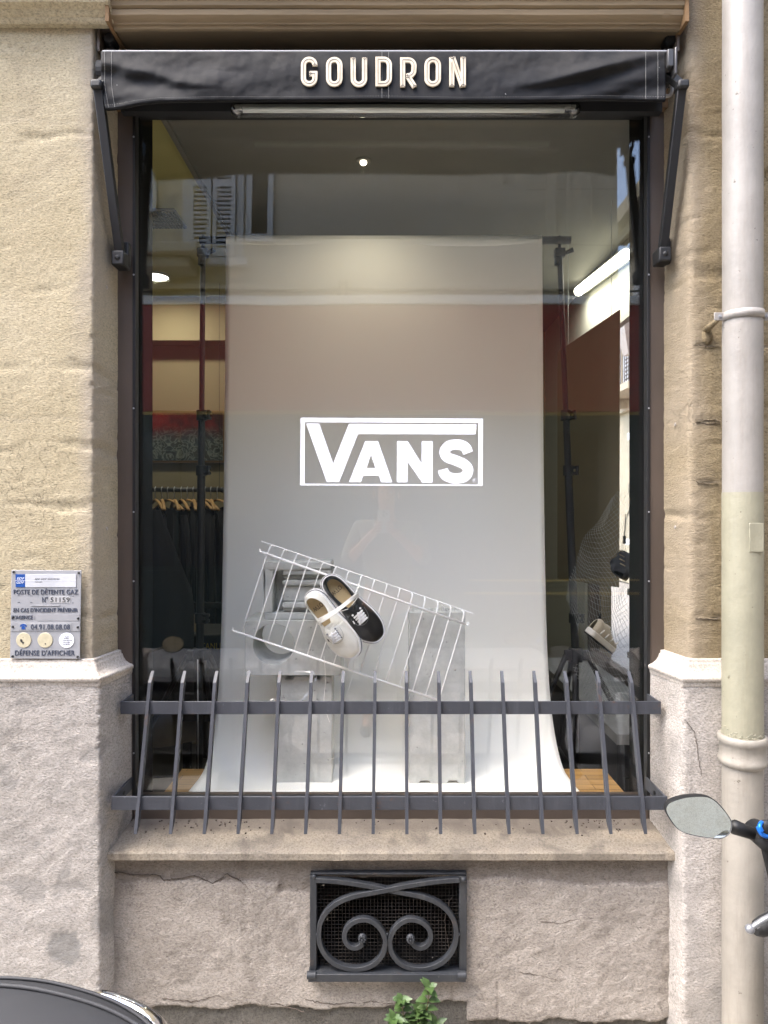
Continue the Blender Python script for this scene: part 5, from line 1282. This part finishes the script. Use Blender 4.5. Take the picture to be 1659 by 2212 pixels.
# tool case with lettering, table
tc_ = thing('tool_case', 'black case with faded yellow capitals low behind the left backdrop stand', 'case', P(455, 1450, 3.6))
a, b = P(385, 1560, 3.6), P(520, 1370, 3.6); mb = MB(); mb.box(a.x, b.x, 3.6, 3.95, a.z, b.z); cs = mb.build('case_body', M['dark'], tc_, bevel=.01)
mb = MB(); text_into(mb, 'TANLEY', 434, 491, 1389, 1402, 3.598, .001); mb.build('lettering', M['yel'], tc_)
tb_ = thing('side_table', 'dark low table behind the left backdrop stand', 'table', P(455, 1290, 4.0)); a, b = P(395, 1300, 4.0), P(600, 1285, 4.0)
mb = MB(); mb.box(a.x, b.x, 3.95, 4.4, a.z-.03, a.z); mb.build('table_top', M['dark'], tb_)
for x in (a.x+.03, b.x-.03):
    for y in (3.98, 4.36): mb = MB(); mb.box(x-.02, x+.02, y-.02, y+.02, 0, a.z-.03); mb.build('leg', M['dark'], tb_)
# ceiling fittings
vn = thing('ceiling_vent', 'dark slatted air vent in the yellow-lit ceiling', 'vent', (-1.03, 3.3, 2.84)); d_ = 3.3
mb = MB(); mb.box(-1.14, -.93, 3.16, 3.36, 2.838, 2.85); vf = mb.build('vent_frame', simple('vent_dark', '4a4636', .6), vn, bevel=.002); mb = MB()
for k in range(14): mb.box(-1.13+k*.0145, -1.123+k*.0145, 3.17, 3.35, 2.832, 2.838)
for k in (3.215, 3.26, 3.305): mb.box(-1.135, -.935, k, k+.004, 2.829, 2.8315)
mb.build('slat', M['dark'], vn)
dl = thing('downlight', 'round lit downlight in the yellow-lit ceiling on the left', 'lamp', (-1.305, 4.06, 2.84)); mb = MB(); mb.lathe([(0, 2.842), (.072, 2.842), (.072, 2.849), (0, 2.849)], (-1.305, 4.06, 0), 'z', 32); mb.build('diffuser', M['down_on'], dl)
mb = MB(); mb.lathe([(.073, 2.85), (.073, 2.838), (.082, 2.838), (.082, 2.85)], (-1.305, 4.06, 0), 'z', 32); mb.build('rim', M['wallw'], dl)
lp_ = bpy.data.lights.new('downlight', 'AREA'); lp_.shape = 'DISK'; lp_.size = .14; lp_.energy = 1.6; lp_.color = (1, .95, .75); lo = bpy.data.objects.new('downlight_light', lp_); COL.objects.link(lo); lo.location = (-1.305, 4.06, 2.83)
c = P(785, 349, 2.72)
spl = thing('spotlight', 'small lit spotlight hanging below the grey ceiling', 'lamp', c)
mb = MB(); mb.sphere((c.x, c.y, 2.836), .013, 12, (1, 1, .8)); mb.build('bulb', M['spot_on'], spl, smooth=True); mb = MB(); mb.lathe([(.016, -.002), (.03, -.002), (.03, .012), (.0, .012)], (c.x, c.y, 2.842), 'z', 20); mb.build('housing', M['ceil_g'], spl, smooth=True)
pd = bpy.data.lights.new('spotlight', 'SPOT'); pd.energy = .8; pd.shadow_soft_size = .010; pd.spot_size = R(168); pd.spot_blend = 1.0; pd.color = (1, .9, .7); po = bpy.data.objects.new('spotlight_light', pd); COL.objects.link(po); po.location = (c.x, c.y, 2.812)
fl = thing('ceiling_tube_light', 'lit fluorescent tube fixed high along the white side wall', 'lamp', (1.12, 3.8, 2.78))
A = Vector((XU(1250, 4.15), 4.15, ZV(629, 4.15))); B = Vector((XU(1352, 3.33), 3.33, ZV(550, 3.33)))
mb = MB(); mb.tube([A, B], .028, 12); mb.build('lit_tube', M['tube_on'], fl, smooth=True)
mb = MB(); off = Vector((.045, 0, .03)); mb.tube([A+off, B+off], .04, 8); mb.build('housing', M['wallw'], fl)
ar = bpy.data.lights.new('ceiling_tube', 'AREA'); ar.shape = 'RECTANGLE'; ar.size = .9; ar.size_y = .04; ar.energy = 1.5; ar.color = (1, .98, .85); ao = bpy.data.objects.new('ceiling_tube_light_source', ar); COL.objects.link(ao); ao.location = (A+B)/2+Vector((-.04, 0, -.03)); ao.rotation_euler = (0, R(25), R(90))
ao.rotation_euler = ((B-A).normalized().to_track_quat('X', 'Z')).to_euler()
# second (unlit) cover strip above the tube
# pendant bulbs deeper in the shop are hidden by the paper

# ---------------------------------------------------------------- buildings across the street (seen mirrored in the glass)
YO = -3.58
ob = thing('facing_building', 'beige rendered building across the street with white shutters and a dark red shopfront', 'building', (0, YO, 0))
def ow_(u, v): return (XU(u, 8.0), ZV(v, 8.0))
def fbox(nm, bs, m, par=ob, bev=0): mb = MB(); [mb.box(*q) for q in bs]; return mb.build(nm, m, par, bevel=bev)
fbox('wall', [(-9, 2.63, YO-6, YO, 3.9, 6.35)], M['opp']); fbox('wall', [(-9, 3.3, YO-6, YO-.02, -.1, 3.9)], M['opp'])
fbox('ledge', [(-9, 3.32, YO, YO+.14, 3.80, 3.90)], M['ledge'], bev=.01); fbox('string_course', [(-9, 2.66, YO, YO+.05, 4.0, 4.06)], M['opp'])
fbox('fascia', [(-9, 3.3, YO-.02, YO+.12, 2.62, 3.80)], M['redf'], bev=.01)
fbox('shopfront', [(-9, 3.3, YO-.02, YO+.06, -.1, 2.62)], M['greenf'])
fbox('trim', [(.95, 3.3, YO+.06, YO+.085, .73, .75), (.9, 3.3, YO+.06, YO+.09, .585, .61), (-9, 3.3, YO+.06, YO+.075, 2.585, 2.62)], M['gold'])
for x in (-6.4, -3.6, -.2): 
    w_ = fbox('shop_window', [(x, x+2.6, YO+.06, YO+.072, .9, 2.4)], M['wing'])
    fbox('window_frame', [(x-.05, x, YO+.06, YO+.09, .85, 2.45), (x+2.6, x+2.65, YO+.06, YO+.09, .85, 2.45), (x+1.28, x+1.32, YO+.072, YO+.09, .9, 2.4), (x-.05, x+2.65, YO+.06, YO+.09, .80, .85)], M['greenf'], w_)
for j in range(3):   # joint lines of the ashlar at the right end
    fbox('joint', [(1.6, 2.63, YO, YO+.003, 4.5+j*.62, 4.51+j*.62)], M['base'])
def shutters(x0, x1, z0, z1):
    s = fbox('window', [(x0+.02, x1-.02, YO, YO+.02, z0, z1)], M['wing'])
    for a, b in ((x0, (x0+x1)/2-.01), ((x0+x1)/2+.01, x1)):
        bs = [(a, a+.045, YO+.03, YO+.07, z0, z1), (b-.045, b, YO+.03, YO+.07, z0, z1), (a+.045, b-.045, YO+.03, YO+.07, z0, z0+.09), (a+.045, b-.045, YO+.03, YO+.07, z1-.09, z1), (a+.045, b-.045, YO+.03, YO+.07, (z0+z1)/2-.04, (z0+z1)/2+.04)]
        k = z0+.11
        while k < z1-.1:
            bs.append((a+.045, b-.045, YO+.035, YO+.06, k, k+.028)); k += .052
        fbox('shutter', bs, M['shut'], s)
    fbox('window_surround', [(x0-.09, x0-.01, YO, YO+.03, z0-.02, z1+.1), (x1+.01, x1+.09, YO, YO+.03, z0-.02, z1+.1), (x0-.14, x1+.14, YO, YO+.09, z0-.10, z0-.02)], M['shut'], s)
shutters(-2.17, -1.66, 4.36, 6.0); shutters(-5.2, -4.6, 4.36, 6.0)
w_ = fbox('window', [(-1.48, -1.30, YO, YO+.01, 4.6, 5.6)], M['wing']); fbox('window_surround', [(-1.54, -1.48, YO, YO+.05, 4.52, 5.66), (-1.30, -1.24, YO, YO+.05, 4.52, 5.66), (-1.48, -1.30, YO, YO+.05, 4.52, 4.6), (-1.48, -1.30, YO, YO+.05, 5.6, 5.66)], M['shut'], w_)
w_ = fbox('window', [(-3.3, -2.65, YO, YO+.02, 5.0, 6.2)], M['wing']); fbox('window_surround', [(-2.65, -2.55, YO, YO+.06, 4.9, 6.3), (-3.4, -2.55, YO, YO+.08, 4.86, 4.95), (-3.4, -3.3, YO, YO+.06, 4.9, 6.3)], M['shut'], w_)
fbox('balcony', [(-3.6, -1.98, YO, YO+.45, 4.26, 4.38), (-3.6, -2.1, YO, YO+.35, 4.14, 4.26)], M['opp'], bev=.02)
fbox('pilaster', [(1.82, 1.93, YO, YO+.04, 3.98, 6.2), (2.05, 2.09, YO, YO+.03, 3.98, 6.2), (2.34, 2.36, YO, YO+.02, 4.6, 6.3)], M['opp'])
fbox('upper_window', [(1.32, 1.36, YO, YO+.03, 5.2, 6.2)], M['opp'])
mb = MB()
for k in range(60):
    x = -4+k*.12
    mb.tube([(x, YO+.03, 3.98+.01*math.sin(k*.9)), (x+.12, YO+.03, 3.98+.01*math.sin((k+1)*.9))], .012, 5)
mb.build('facade_cable', M['base'], ob)
fbox('cable_hook', [(-.52, -.49, YO, YO+.1, 3.92, 4.08), (-.44, -.41, YO, YO+.1, 3.92, 4.08), (-.52, -.41, YO+.04, YO+.07, 4.04, 4.07)], M['base'])
# corner building beyond the side street
XC = 5.5
cbd = thing('corner_building', 'cream corner building with balconies and grey shutters along the side street', 'building', (XC, 5, 0))
def cbox(nm, bs, m, par=cbd): mb = MB(); [mb.box(*q) for q in bs]; return mb.build(nm, m, par)
cbox('wall', [(XC, XC+8, -11.5, 24, -.1, 8.0)], M['opp2'])
cbox('cornice', [(XC-.45, XC, -11.9, 24, 7.75, 8.05), (XC-.25, XC, -11.7, 24, 7.55, 7.75), (XC-.12, XC, -11.6, 24, 3.75, 3.95), (XC-.12, XC, -11.6, 24, 7.15, 7.25)], M['opp2'])
cbox('parapet', [(XC-.1, XC+8, -11.5, 24, 8.05, 8.5)], M['opp2'])
for y in [-10.6+k*2.3 for k in range(15)]:
    for z0, z1 in ((4.3, 6.4), (.9, 3.1)):
        w_ = cbox('window', [(XC-.01, XC, y, y+1.0, z0, z1)], M['wing'])
        bs = []
        for a in (y-.52, y+1.0):
            bs += [(XC-.05, XC-.01, a, a+.05, z0, z1), (XC-.05, XC-.01, a+.46, a+.51, z0, z1)]
            k = z0+.03
            while k < z1: bs.append((XC-.045, XC-.015, a+.05, a+.46, k, k+.05)); k += .09
        if z0 > 4: cbox('shutter', bs, M['shut'], w_)
        cbox('window_surround', [(XC-.09, XC-.05, y-.12, y+1.12, z1, z1+.15), (XC-.12, XC-.05, y-.2, y+1.2, z0-.12, z0)], M['ledge'], w_)
    b_ = cbox('balcony', [(XC-.6, XC, y-.4, y+1.4, 4.0, 4.14), (XC-.4, XC, y-.2, y, 3.8, 4.0), (XC-.4, XC, y+1.0, y+1.2, 3.8, 4.0)], M['opp2'])
    mb = MB()
    for k in range(16): mb.box(XC-.58, XC-.565, y-.38+k*.117, y-.365+k*.117, 4.14, 5.05)
    mb.box(XC-.6, XC-.56, y-.4, y+1.4, 5.05, 5.09); mb.build('balcony_rail', M['black'], b_)
sl2 = thing('street_lamp', 'wall lantern on a bracket seen through the side window', 'street lamp', (4.2, 12, 4.2))
mb = MB(); mb.tube([(XC, 12, 3.9), (4.4, 12, 4.1), (4.2, 12, 4.15)], .03, 6); mb.build('bracket', M['black'], sl2)
mb = MB(); mb.hexa([(4.08, 11.88, 4.15), (4.32, 11.88, 4.15), (4.32, 12.12, 4.15), (4.08, 12.12, 4.15), (3.95, 11.75, 4.7), (4.45, 11.75, 4.7), (4.45, 12.25, 4.7), (3.95, 12.25, 4.7)]); mb.build('lantern', simple('lantern', '9a8f86', .3), sl2)
mb = MB(); mb.hexa([(3.92, 11.72, 4.7), (4.48, 11.72, 4.7), (4.48, 12.28, 4.7), (3.92, 12.28, 4.7), (4.12, 11.92, 4.9), (4.28, 11.92, 4.9), (4.28, 12.08, 4.9), (4.12, 12.08, 4.9)]); mb.build('lantern_cap', M['black'], sl2)
# ---------------------------------------------------------------- parked scooter, lower left
scoo = thing('parked_scooter', 'parked scooter with a stitched grey vinyl seat and chrome grab rail', 'scooter', (-1.0, 1.15, -.012))
def seatpt():
    # plan stations from the tail forwards; z crown from the measured outline
    mb = MB(); rows = []
    st_ = [(-.335, .05, .655), (-.36, .085, .69), (-.40, .115, .712), (-.46, .135, .735), (-.54, .145, .755), (-.62, .15, .766), (-.74, .15, .768), (-.86, .142, .765), (-.98, .12, .76), (-1.08, .09, .775), (-1.14, .06, .76)]
    for x, hwd, z in st_:
        row = []
        for k in range(25):
            a = math.pi*(k/24); c = math.cos(a); s = math.sin(a); row.append((x, 1.10-hwd*(abs(c)**.7)*(1 if c > 0 else -1), z-.047-.085+.085*(s**.55)+.006*math.cos(a*4)))
        rows.append(row)
    first = rows[0]; mb.grid([[(first[0][0]+.012, 1.10, .60)]*25]+rows); return mb, rows
mb, srows = seatpt(); se = mb.build('seat', M['seat'], scoo, smooth=True); md = se.modifiers.new('sub', 'SUBSURF'); md.levels = md.render_levels = 2
mb = MB()
for kk in (3, 5, 15, 19, 21):
    line = catmull([Vector(r[kk]) for r in srows[1:]], 8)
    mb.tube([p+Vector((0, 0, .0012)) for p in line], {15: .004, 5: .0028, 19: .0030}.get(kk, .0020), 5)
mb.build('piping', M['seat'], se, smooth=True)
mb = MB()
for kk in (4, 20):
    line = catmull([Vector(r[kk]) for r in srows[1:]], 14)
    for i in range(0, len(line)-1, 2): mb.tube([line[i]+Vector((0, 0, .001)), line[i+1]+Vector((0, 0, .001))], .0007, 4)
mb.build('stitching', M['stitch'], se)
# chrome grab rail round the tail
gpts = [P(196, 2168, 1.235), P(206, 2158, 1.24), P(225, 2157, 1.24), P(262, 2168, 1.24), P(300, 2185, 1.235), P(325, 2200, 1.22), P(346, 2222, 1.19), P(356, 2250, 1.13), P(350, 2290, 1.06), P(330, 2330, .99), P(250, 2380, .95), P(120, 2390, .94)]
mb = MB(); mb.tube(catmull(gpts, 8), .0125, 14); mb.build('grab_rail', M['chrome'], scoo, smooth=True)
def bodyx(nm, st_, m, yc=1.10): # stations x, halfwidth, zlow, zhigh
    mb = MB(); rows = []
    for x, hwd, z0, z1 in st_:
        rows.append([(x, yc+hwd*math.cos(a), (z0+z1)/2+(z1-z0)/2*math.sin(a)) for a in [2*math.pi*k/20 for k in range(21)]])
    rows = [[(rows[0][0][0], yc, (st_[0][2]+st_[0][3])/2)]*21]+rows+[[(rows[-1][0][0], yc, (st_[-1][2]+st_[-1][3])/2)]*21]
    return mb.grid(rows).build(nm, m, scoo, smooth=True)
bm_ = simple('scooter_paint', '3a3d42', .3)
bodyx('body', [(-.42, .06, .50, .62), (-.55, .13, .36, .66), (-.8, .15, .28, .68), (-1.05, .13, .26, .64), (-1.15, .08, .26, .40)], bm_)
bodyx('floorboard', [(-1.1, .12, .22, .30), (-1.3, .16, .2, .27), (-1.45, .16, .2, .3)], bm_)
bodyx('front_shield', [(-1.44, .16, .22, .55), (-1.50, .19, .3, .9), (-1.56, .15, .4, .95), (-1.60, .08, .5, .85)], bm_)
for x in (-.55, -1.72):
    mb = MB(); mb.lathe([(.13, -.05), (.19, -.05), (.225, -.03), (.232, 0), (.225, .03), (.19, .05), (.13, .05)], (x, 1.10, .215), 'y', 32); wh = mb.build('wheel', M['rubber'], scoo, smooth=True)
    mb = MB(); mb.lathe([(0, -.04), (.13, -.035), (.135, 0), (.13, .035), (0, .04)], (x, 1.10, .215), 'y', 24); mb.build('rim', M['alu'], wh, smooth=True, auto=40)
bodyx('mudguard', [(-1.58, .07, .40, .46), (-1.72, .08, .44, .50), (-1.9, .06, .36, .42)], bm_)
mb = MB(); mb.tube([(-1.5, 1.1, .9), (-1.60, 1.1, .5), (-1.72, 1.03, .215)], .022, 8); mb.build('fork', M['black'], scoo)
mb = MB(); mb.tube(catmull([(-1.36, .78, .97), (-1.44, .95, 1.0), (-1.47, 1.1, .98), (-1.44, 1.25, 1.0), (-1.36, 1.42, .97)], 6), .014, 8); mb.build('handlebar', M['black'], scoo, smooth=True)
mb = MB(); mb.sphere((-1.53, 1.1, .99), .09, 16, (.9, 1.3, .8)); mb.build('headlight_cowl', bm_, scoo, smooth=True)
def smirror(c, nrm, base, r=.040):
    mb = MB(); mb.tube([base, c], .006, 8); mb.build('mirror_stem', M['chrome'], scoo)
    q = Vector(nrm).to_track_quat('Z', 'Y').to_matrix().to_4x4(); T = Matrix.Translation(Vector(c)) @ q
    mb = MB(); mb.lathe([(0, -.02), (r*.8, -.014), (r, 0), (r*1.02, .004), (r*.95, .005), (0, .0045)], (0, 0, 0), 'z', 28); mb.v = [Vector((p.x*1.35, p.y, p.z)) for p in mb.v]; mb.xf(T); mi = mb.build('mirror', M['black'], scoo, smooth=True, auto=40)
    mb = MB(); mb.lathe([(0, .0075), (r*.93, .0075), (r*.93, .005)], (0, 0, 0), 'z', 28); mb.v = [Vector((p.x*1.35, p.y, p.z)) for p in mb.v]; mb.xf(T); mb.build('mirror_glass', M['chrome'], mi)
smirror((-1.035, .93, .85), (.15, .9, .3), (-1.38, .92, .74))
smirror((-1.25, 1.42, 1.12), (.8, -.5, .1), (-1.4, 1.33, .99))

# ---------------------------------------------------------------- motorbike at the right edge
bk = thing('parked_motorbike', 'parked motorbike whose round-cornered mirror and lever reach in from the right', 'motorbike', (1.06, 1.0, -.012))
DM = 1.30
def M6(zx, zy, d=DM): return P((2100+zx/2.655)*.6636, (2500+zy/2.655)*.6636, d)
ol = [(175, 345), (185, 318), (205, 298), (262, 272), (350, 250), (450, 241), (520, 243), (565, 256), (610, 285), (655, 330), (700, 385), (735, 440), (745, 482), (738, 535), (712, 578), (668, 602), (610, 606), (540, 600), (440, 584), (340, 558), (285, 528), (240, 480), (200, 418), (178, 375)]
_c0 = M6(455, 425)
def tiltp(zx, zy):
    p = M6(zx, zy)
    for _ in range(4):
        q = p-_c0; p = M6(zx, zy, DM+(-.28*q.x+.48*q.z)/.835)
    return p
op = [tiltp(q.x, q.y) for q in catmull([(a, b, 0) for a, b in ol], 4, True)]
cc = sum(op, Vector())/len(op)
def ringed(f, dy): return [cc+(p-cc)*f+Vector((0, dy, 0)) for p in op]
mb = MB(); R_ = [ringed(.975, -.002), ringed(1.0, -.003), ringed(1.012, 0), ringed(1.0, .008), ringed(.9, .020), ringed(.6, .028)]
for a in R_: a.append(a[0])
mb.grid(R_); n0 = len(mb.v); mb.add([p for p in R_[-1][:-1]], [tuple(range(len(op)))]); mi = mb.build('mirror_housing', M['black'], bk, smooth=True, auto=50)
mb = MB(); q = ringed(.985, -.0008)
tl = Matrix.Translation(cc) @ Matrix.Rotation(R(-7), 4, 'X') @ Matrix.Rotation(R(9), 4, 'Z') @ Matrix.Translation(-cc)
mb.add([cc+(p-cc)*.978+Vector((0, -.0012, 0)) for p in op], [tuple(range(len(op)))])
def mk_mirror():
    m, n, l, b = newmat('mirror_glass'); b.inputs['Metallic'].default_value = 1; b.inputs['Roughness'].default_value = .015; b.inputs['Base Color'].default_value = (.8, .81, .79, 1); return m
mb.build('mirror_glass', mk_mirror(), mi)
mb = MB(); mb.tube([M6(735, 500, DM+.01), M6(770, 510, DM+.012), M6(958, 580, DM+.02)], [.008, .0135, .0105], 14); mb.build('mirror_stem', M['black'], bk, smooth=True)
mb = MB(); c = M6(1015, 590, DM+.02); mb.tube([c+Vector((0, -.03, 0)), c+Vector((0, .03, 0))], .020, 20); mb.sphere(M6(1050, 540, DM-.005), .02, 14, (1, .5, 1)); mb.tube([c, c+Vector((.05, .05, -.12)), c+Vector((.09, .1, -.20))], .008, 10); mb.build('mirror_clamp', M['black'], bk, smooth=True)
mb = MB(); mb.tube(catmull([M6(975, 505, DM-.012), M6(1000, 560, DM-.016), M6(1040, 590, DM-.014), M6(1075, 580, DM-.01)], 5), .0042, 8); mb.tube(catmull([M6(1010, 470, DM-.006), M6(990, 500, DM-.014), M6(1010, 550, DM-.018)], 5), .004, 8); mb.build('clamp_ring', M['blueano'], bk, smooth=True)
g0 = M6(960, 1400, 1.25); g1 = g0+Vector((.16, .06, .03))
mb = MB(); ax = (g1-g0).normalized(); mb.tube([g0, g0+ax*.006, g0+ax*.02, g0+ax*.022, g1], [.008, .0145, .0165, .0165, .0155], 18); mb.build('hand_grip', M['rubber'], bk, smooth=True, auto=50)
mb = MB(); mb.tube([g0-ax*.003, g0+ax*.002], [.009, .0125], 16); mb.build('bar_end', M['black'], bk)
mb = MB(); mb.tube(catmull([M6(905, 1392, 1.22), M6(960, 1350, 1.22), M6(1062, 1290, 1.22), M6(1200, 1240, 1.23), M6(1330, 1240, 1.27)], 6), [.0085]+[.0055]*40 if False else .0052, 12, flat=.8); mb.sphere(M6(905, 1392, 1.22), .0082, 12); mb.build('brake_lever', simple('lever_grey', '77787a', .35, .4), bk, smooth=True)
XB = 1.06
mb = MB(); mb.tube(catmull([g1, g1+Vector((.08, .04, .02)), (XB, 1.40, .80), (XB+.2, 1.36, .80), (XB+.36, 1.27, .77)], 6), .011, 10); mb.build('handlebar', M['black'], bk, smooth=True)
for s in (-.07, .07):
    mb = MB(); mb.tube([(XB+s, 1.42, .80), (XB+s, 1.58, .28)], .02, 10); mb.build('fork', M['alu'], bk, smooth=True)
for y in (1.60, .35):
    mb = MB(); mb.lathe([(.20, -.05), (.27, -.045), (.30, -.02), (.305, 0), (.30, .02), (.27, .045), (.20, .05)], (XB, y, .29), 'x', 36); wh = mb.build('wheel', M['rubber'], bk, smooth=True)
    mb = MB(); mb.lathe([(.205, -.03), (.215, 0), (.205, .03), (.18, .03), (.18, -.03), (.205, -.03)], (XB, y, .29), 'x', 36)
    for k in range(10):
        a = math.pi*2*k/10; mb.tube([(XB, y, .29), (XB, y+.19*math.cos(a), .29+.19*math.sin(a))], .008, 6)
    mb.build('rim', M['alu'], wh, smooth=True, auto=40)
def bodyy(nm, st_, m):
    mb = MB(); rows = []
    for y, hwd, z0, z1 in st_: rows.append([(XB+hwd*math.cos(a), y, (z0+z1)/2+(z1-z0)/2*math.sin(a)) for a in [2*math.pi*k/20 for k in range(21)]])
    rows = [[(XB, st_[0][0], (st_[0][2]+st_[0][3])/2)]*21]+rows+[[(XB, st_[-1][0], (st_[-1][2]+st_[-1][3])/2)]*21]
    return mb.grid(rows).build(nm, m, bk, smooth=True)
bodyy('fuel_tank', [(1.30, .06, .55, .66), (1.2, .12, .52, .74), (1.0, .13, .52, .75), (.85, .08, .54, .66)], simple('bike_paint', '23262b', .25))
bodyy('seat', [(.88, .08, .55, .63), (.7, .12, .56, .65), (.4, .12, .6, .68), (.15, .07, .64, .70)], M['seat'])
bodyy('engine', [(1.2, .08, .25, .4), (1.1, .14, .18, .52), (.8, .14, .18, .5), (.65, .08, .25, .4)], M['alu'])
mb = MB(); mb.sphere((XB, 1.52, .72), .085, 16, (1, .8, 1)); mb.build('headlamp', M['black'], bk, smooth=True)

# ---------------------------------------------------------------- the photographer, faintly mirrored in the glass
pe = thing('person', 'person in a pale open shirt holding a phone up in both hands', 'person', (0.02, -.42, -.012))
def skin_mesh(nm, verts, edges, m, lvl=2, par=pe):
    me = bpy.data.meshes.new(nm); me.from_pydata([v[:3] for v in verts], edges, []); o = bpy.data.objects.new(nm, me); COL.objects.link(o); me.materials.append(m)
    s = o.modifiers.new('skin', 'SKIN'); s.use_smooth_shade = True
    for i, v in enumerate(verts): me.skin_vertices[0].data[i].radius = (v[3], v[4] if len(v) > 4 else v[3]); 
    me.skin_vertices[0].data[0].use_root = True
    b = o.modifiers.new('sub', 'SUBSURF'); b.levels = b.render_levels = lvl; put(o, par); return o
y = -.42
V = [(0.02, y, .92, .15, .11), (0.02, y, 1.12, .135, .10), (0.02, y, 1.30, .16, .11), (0.02, y, 1.41, .10, .075), (0.02, y+.01, 1.47, .052, .052), (.02, y+.02, 1.55, .055, .06), (0.02, y+.02, 1.63, .072, .088), (0.02, y+.02, 1.70, .055, .07),
 (-.16, y, 1.39, .055), (-.24, y+.10, 1.16, .042), (-.10, y+.33, 1.33, .028), (-.045, y+.385, 1.385, .022, .028),
 (.20, y, 1.39, .055), (.27, y+.10, 1.16, .042), (.11, y+.33, 1.33, .028), (.05, y+.385, 1.385, .022, .028),
 (-.08, y, .80, .09), (-.10, y+.02, .46, .06), (-.11, y-.01, .09, .04), (-.12, y+.10, .03, .035),
 (.12, y, .80, .09), (.14, y+.02, .46, .06), (.15, y-.01, .09, .04), (.16, y+.10, .03, .035)]
E = [(0,1),(1,2),(2,3),(3,4),(4,5),(5,6),(6,7),(2,8),(8,9),(9,10),(10,11),(2,12),(12,13),(13,14),(14,15),(0,16),(16,17),(17,18),(18,19),(0,20),(20,21),(21,22),(22,23)]
skin_mesh('body', V, E, M['skin'])
V2 = [(0.02, y, .90, .175, .13), (0.02, y, 1.12, .165, .125), (0.02, y, 1.30, .185, .13), (0.02, y, 1.40, .12, .09), (-.17, y, 1.385, .068), (-.245, y+.09, 1.17, .055), (-.21, y+.18, 1.22, .046), (.21, y, 1.385, .068), (.275, y+.09, 1.17, .055), (.235, y+.18, 1.22, .046)]
skin_mesh('shirt', V2, [(0,1),(1,2),(2,3),(2,4),(4,5),(5,6),(2,7),(7,8),(8,9)], M['shirt'])
V3 = [(0.02, y, .93, .165, .12), (-.085, y, .78, .105), (-.10, y+.02, .46, .075), (-.11, y-.01, .12, .06), (.125, y, .78, .105), (.14, y+.02, .46, .075), (.15, y-.01, .12, .06)]
skin_mesh('trousers', V3, [(0,1),(1,2),(2,3),(0,4),(4,5),(5,6)], M['trouser'])
mb = MB(); mb.sphere((.02, y-.005, 1.665), .098, 20, (.93, 1.05, 1.12)); mb.v = [p if p.y < y+.05 or p.z > 1.70 else Vector((p.x, y+.05, p.z)) for p in mb.v]; mb.build('hair', M['hair'], pe, smooth=True)
mb = MB(); mb.sphere((.02, y+.112, 1.615), .016, 8, (.8, 1, 1.2)); 
for s in (-1, 1): mb.sphere((.02+s*.085, y+.02, 1.62), .026, 8, (.35, .7, 1.1))
mb.build('nose_and_ears', M['skin'], pe, smooth=True)
mb = MB()
for s in (-1, 1): mb.sphere((.02+s*.032, y+.10, 1.635), .011, 8)
mb.build('eyes', M['ink'], pe, smooth=True)
mb = MB(); mb.tube([(0, y+.105, 1.575), (.02, y+.110, 1.573), (.04, y+.105, 1.575)], .005, 6); mb.build('mouth', simple('lips', '9a5a4c', .5), pe, smooth=True)
for s in (-1, 1): mb = MB(); mb.sphere((.02+s*.14, y+.06, .03), .05, 12, (.9, 2.3, .8)); mb.v = [Vector((p.x, p.y, max(p.z, -.010))) for p in mb.v]; mb.build('shoe', M['rubber'], pe, smooth=True)
# hands: four fingers and a thumb each, closed round the phone from both sides
hv = []
for s in (-1, 1):
    for k in range(4):
        z = 1.43-.019*k; L_ = (.95, 1.0, .96, .8)[k]
        V4 = [(s*.050+.0, -.040, z-.012, .0095), (s*.055, -.018, z-.004, .0088), (s*(.055-.022*L_), -.006, z+.002, .0082), (s*(.055-.045*L_), -.005, z+.003, .0070)]
        skin_mesh('finger', V4, [(0,1),(1,2),(2,3)], M['skin'], 1)
    V5 = [(s*.048, -.045, 1.385, .013), (s*.052, -.058, 1.42, .011), (s*.034, -.040, 1.455, .009), (s*.028, -.032, 1.47, .0075)]
    skin_mesh('thumb', V5, [(0,1),(1,2),(2,3)], M['skin'], 1)
ph = thing('phone', 'pale phone held upright in front of the person', 'phone', (0, -.02, 1.38))
mb = MB(); mb.box(-.038, .038, -.026, -.018, 1.365, 1.515); mb.build('phone_case', M['phone'], ph, bevel=.004)
mb = MB()
for x, z in ((0, 1.5), (0, 1.478), (.018, 1.489)): mb.lathe([(0, -.0), (.008, 0), (.008, -.004), (0, -.004)], (x-.0 if x else 0.0, -.014, z), 'y', 14)
mb.build('camera_lens', M['dark'], ph)
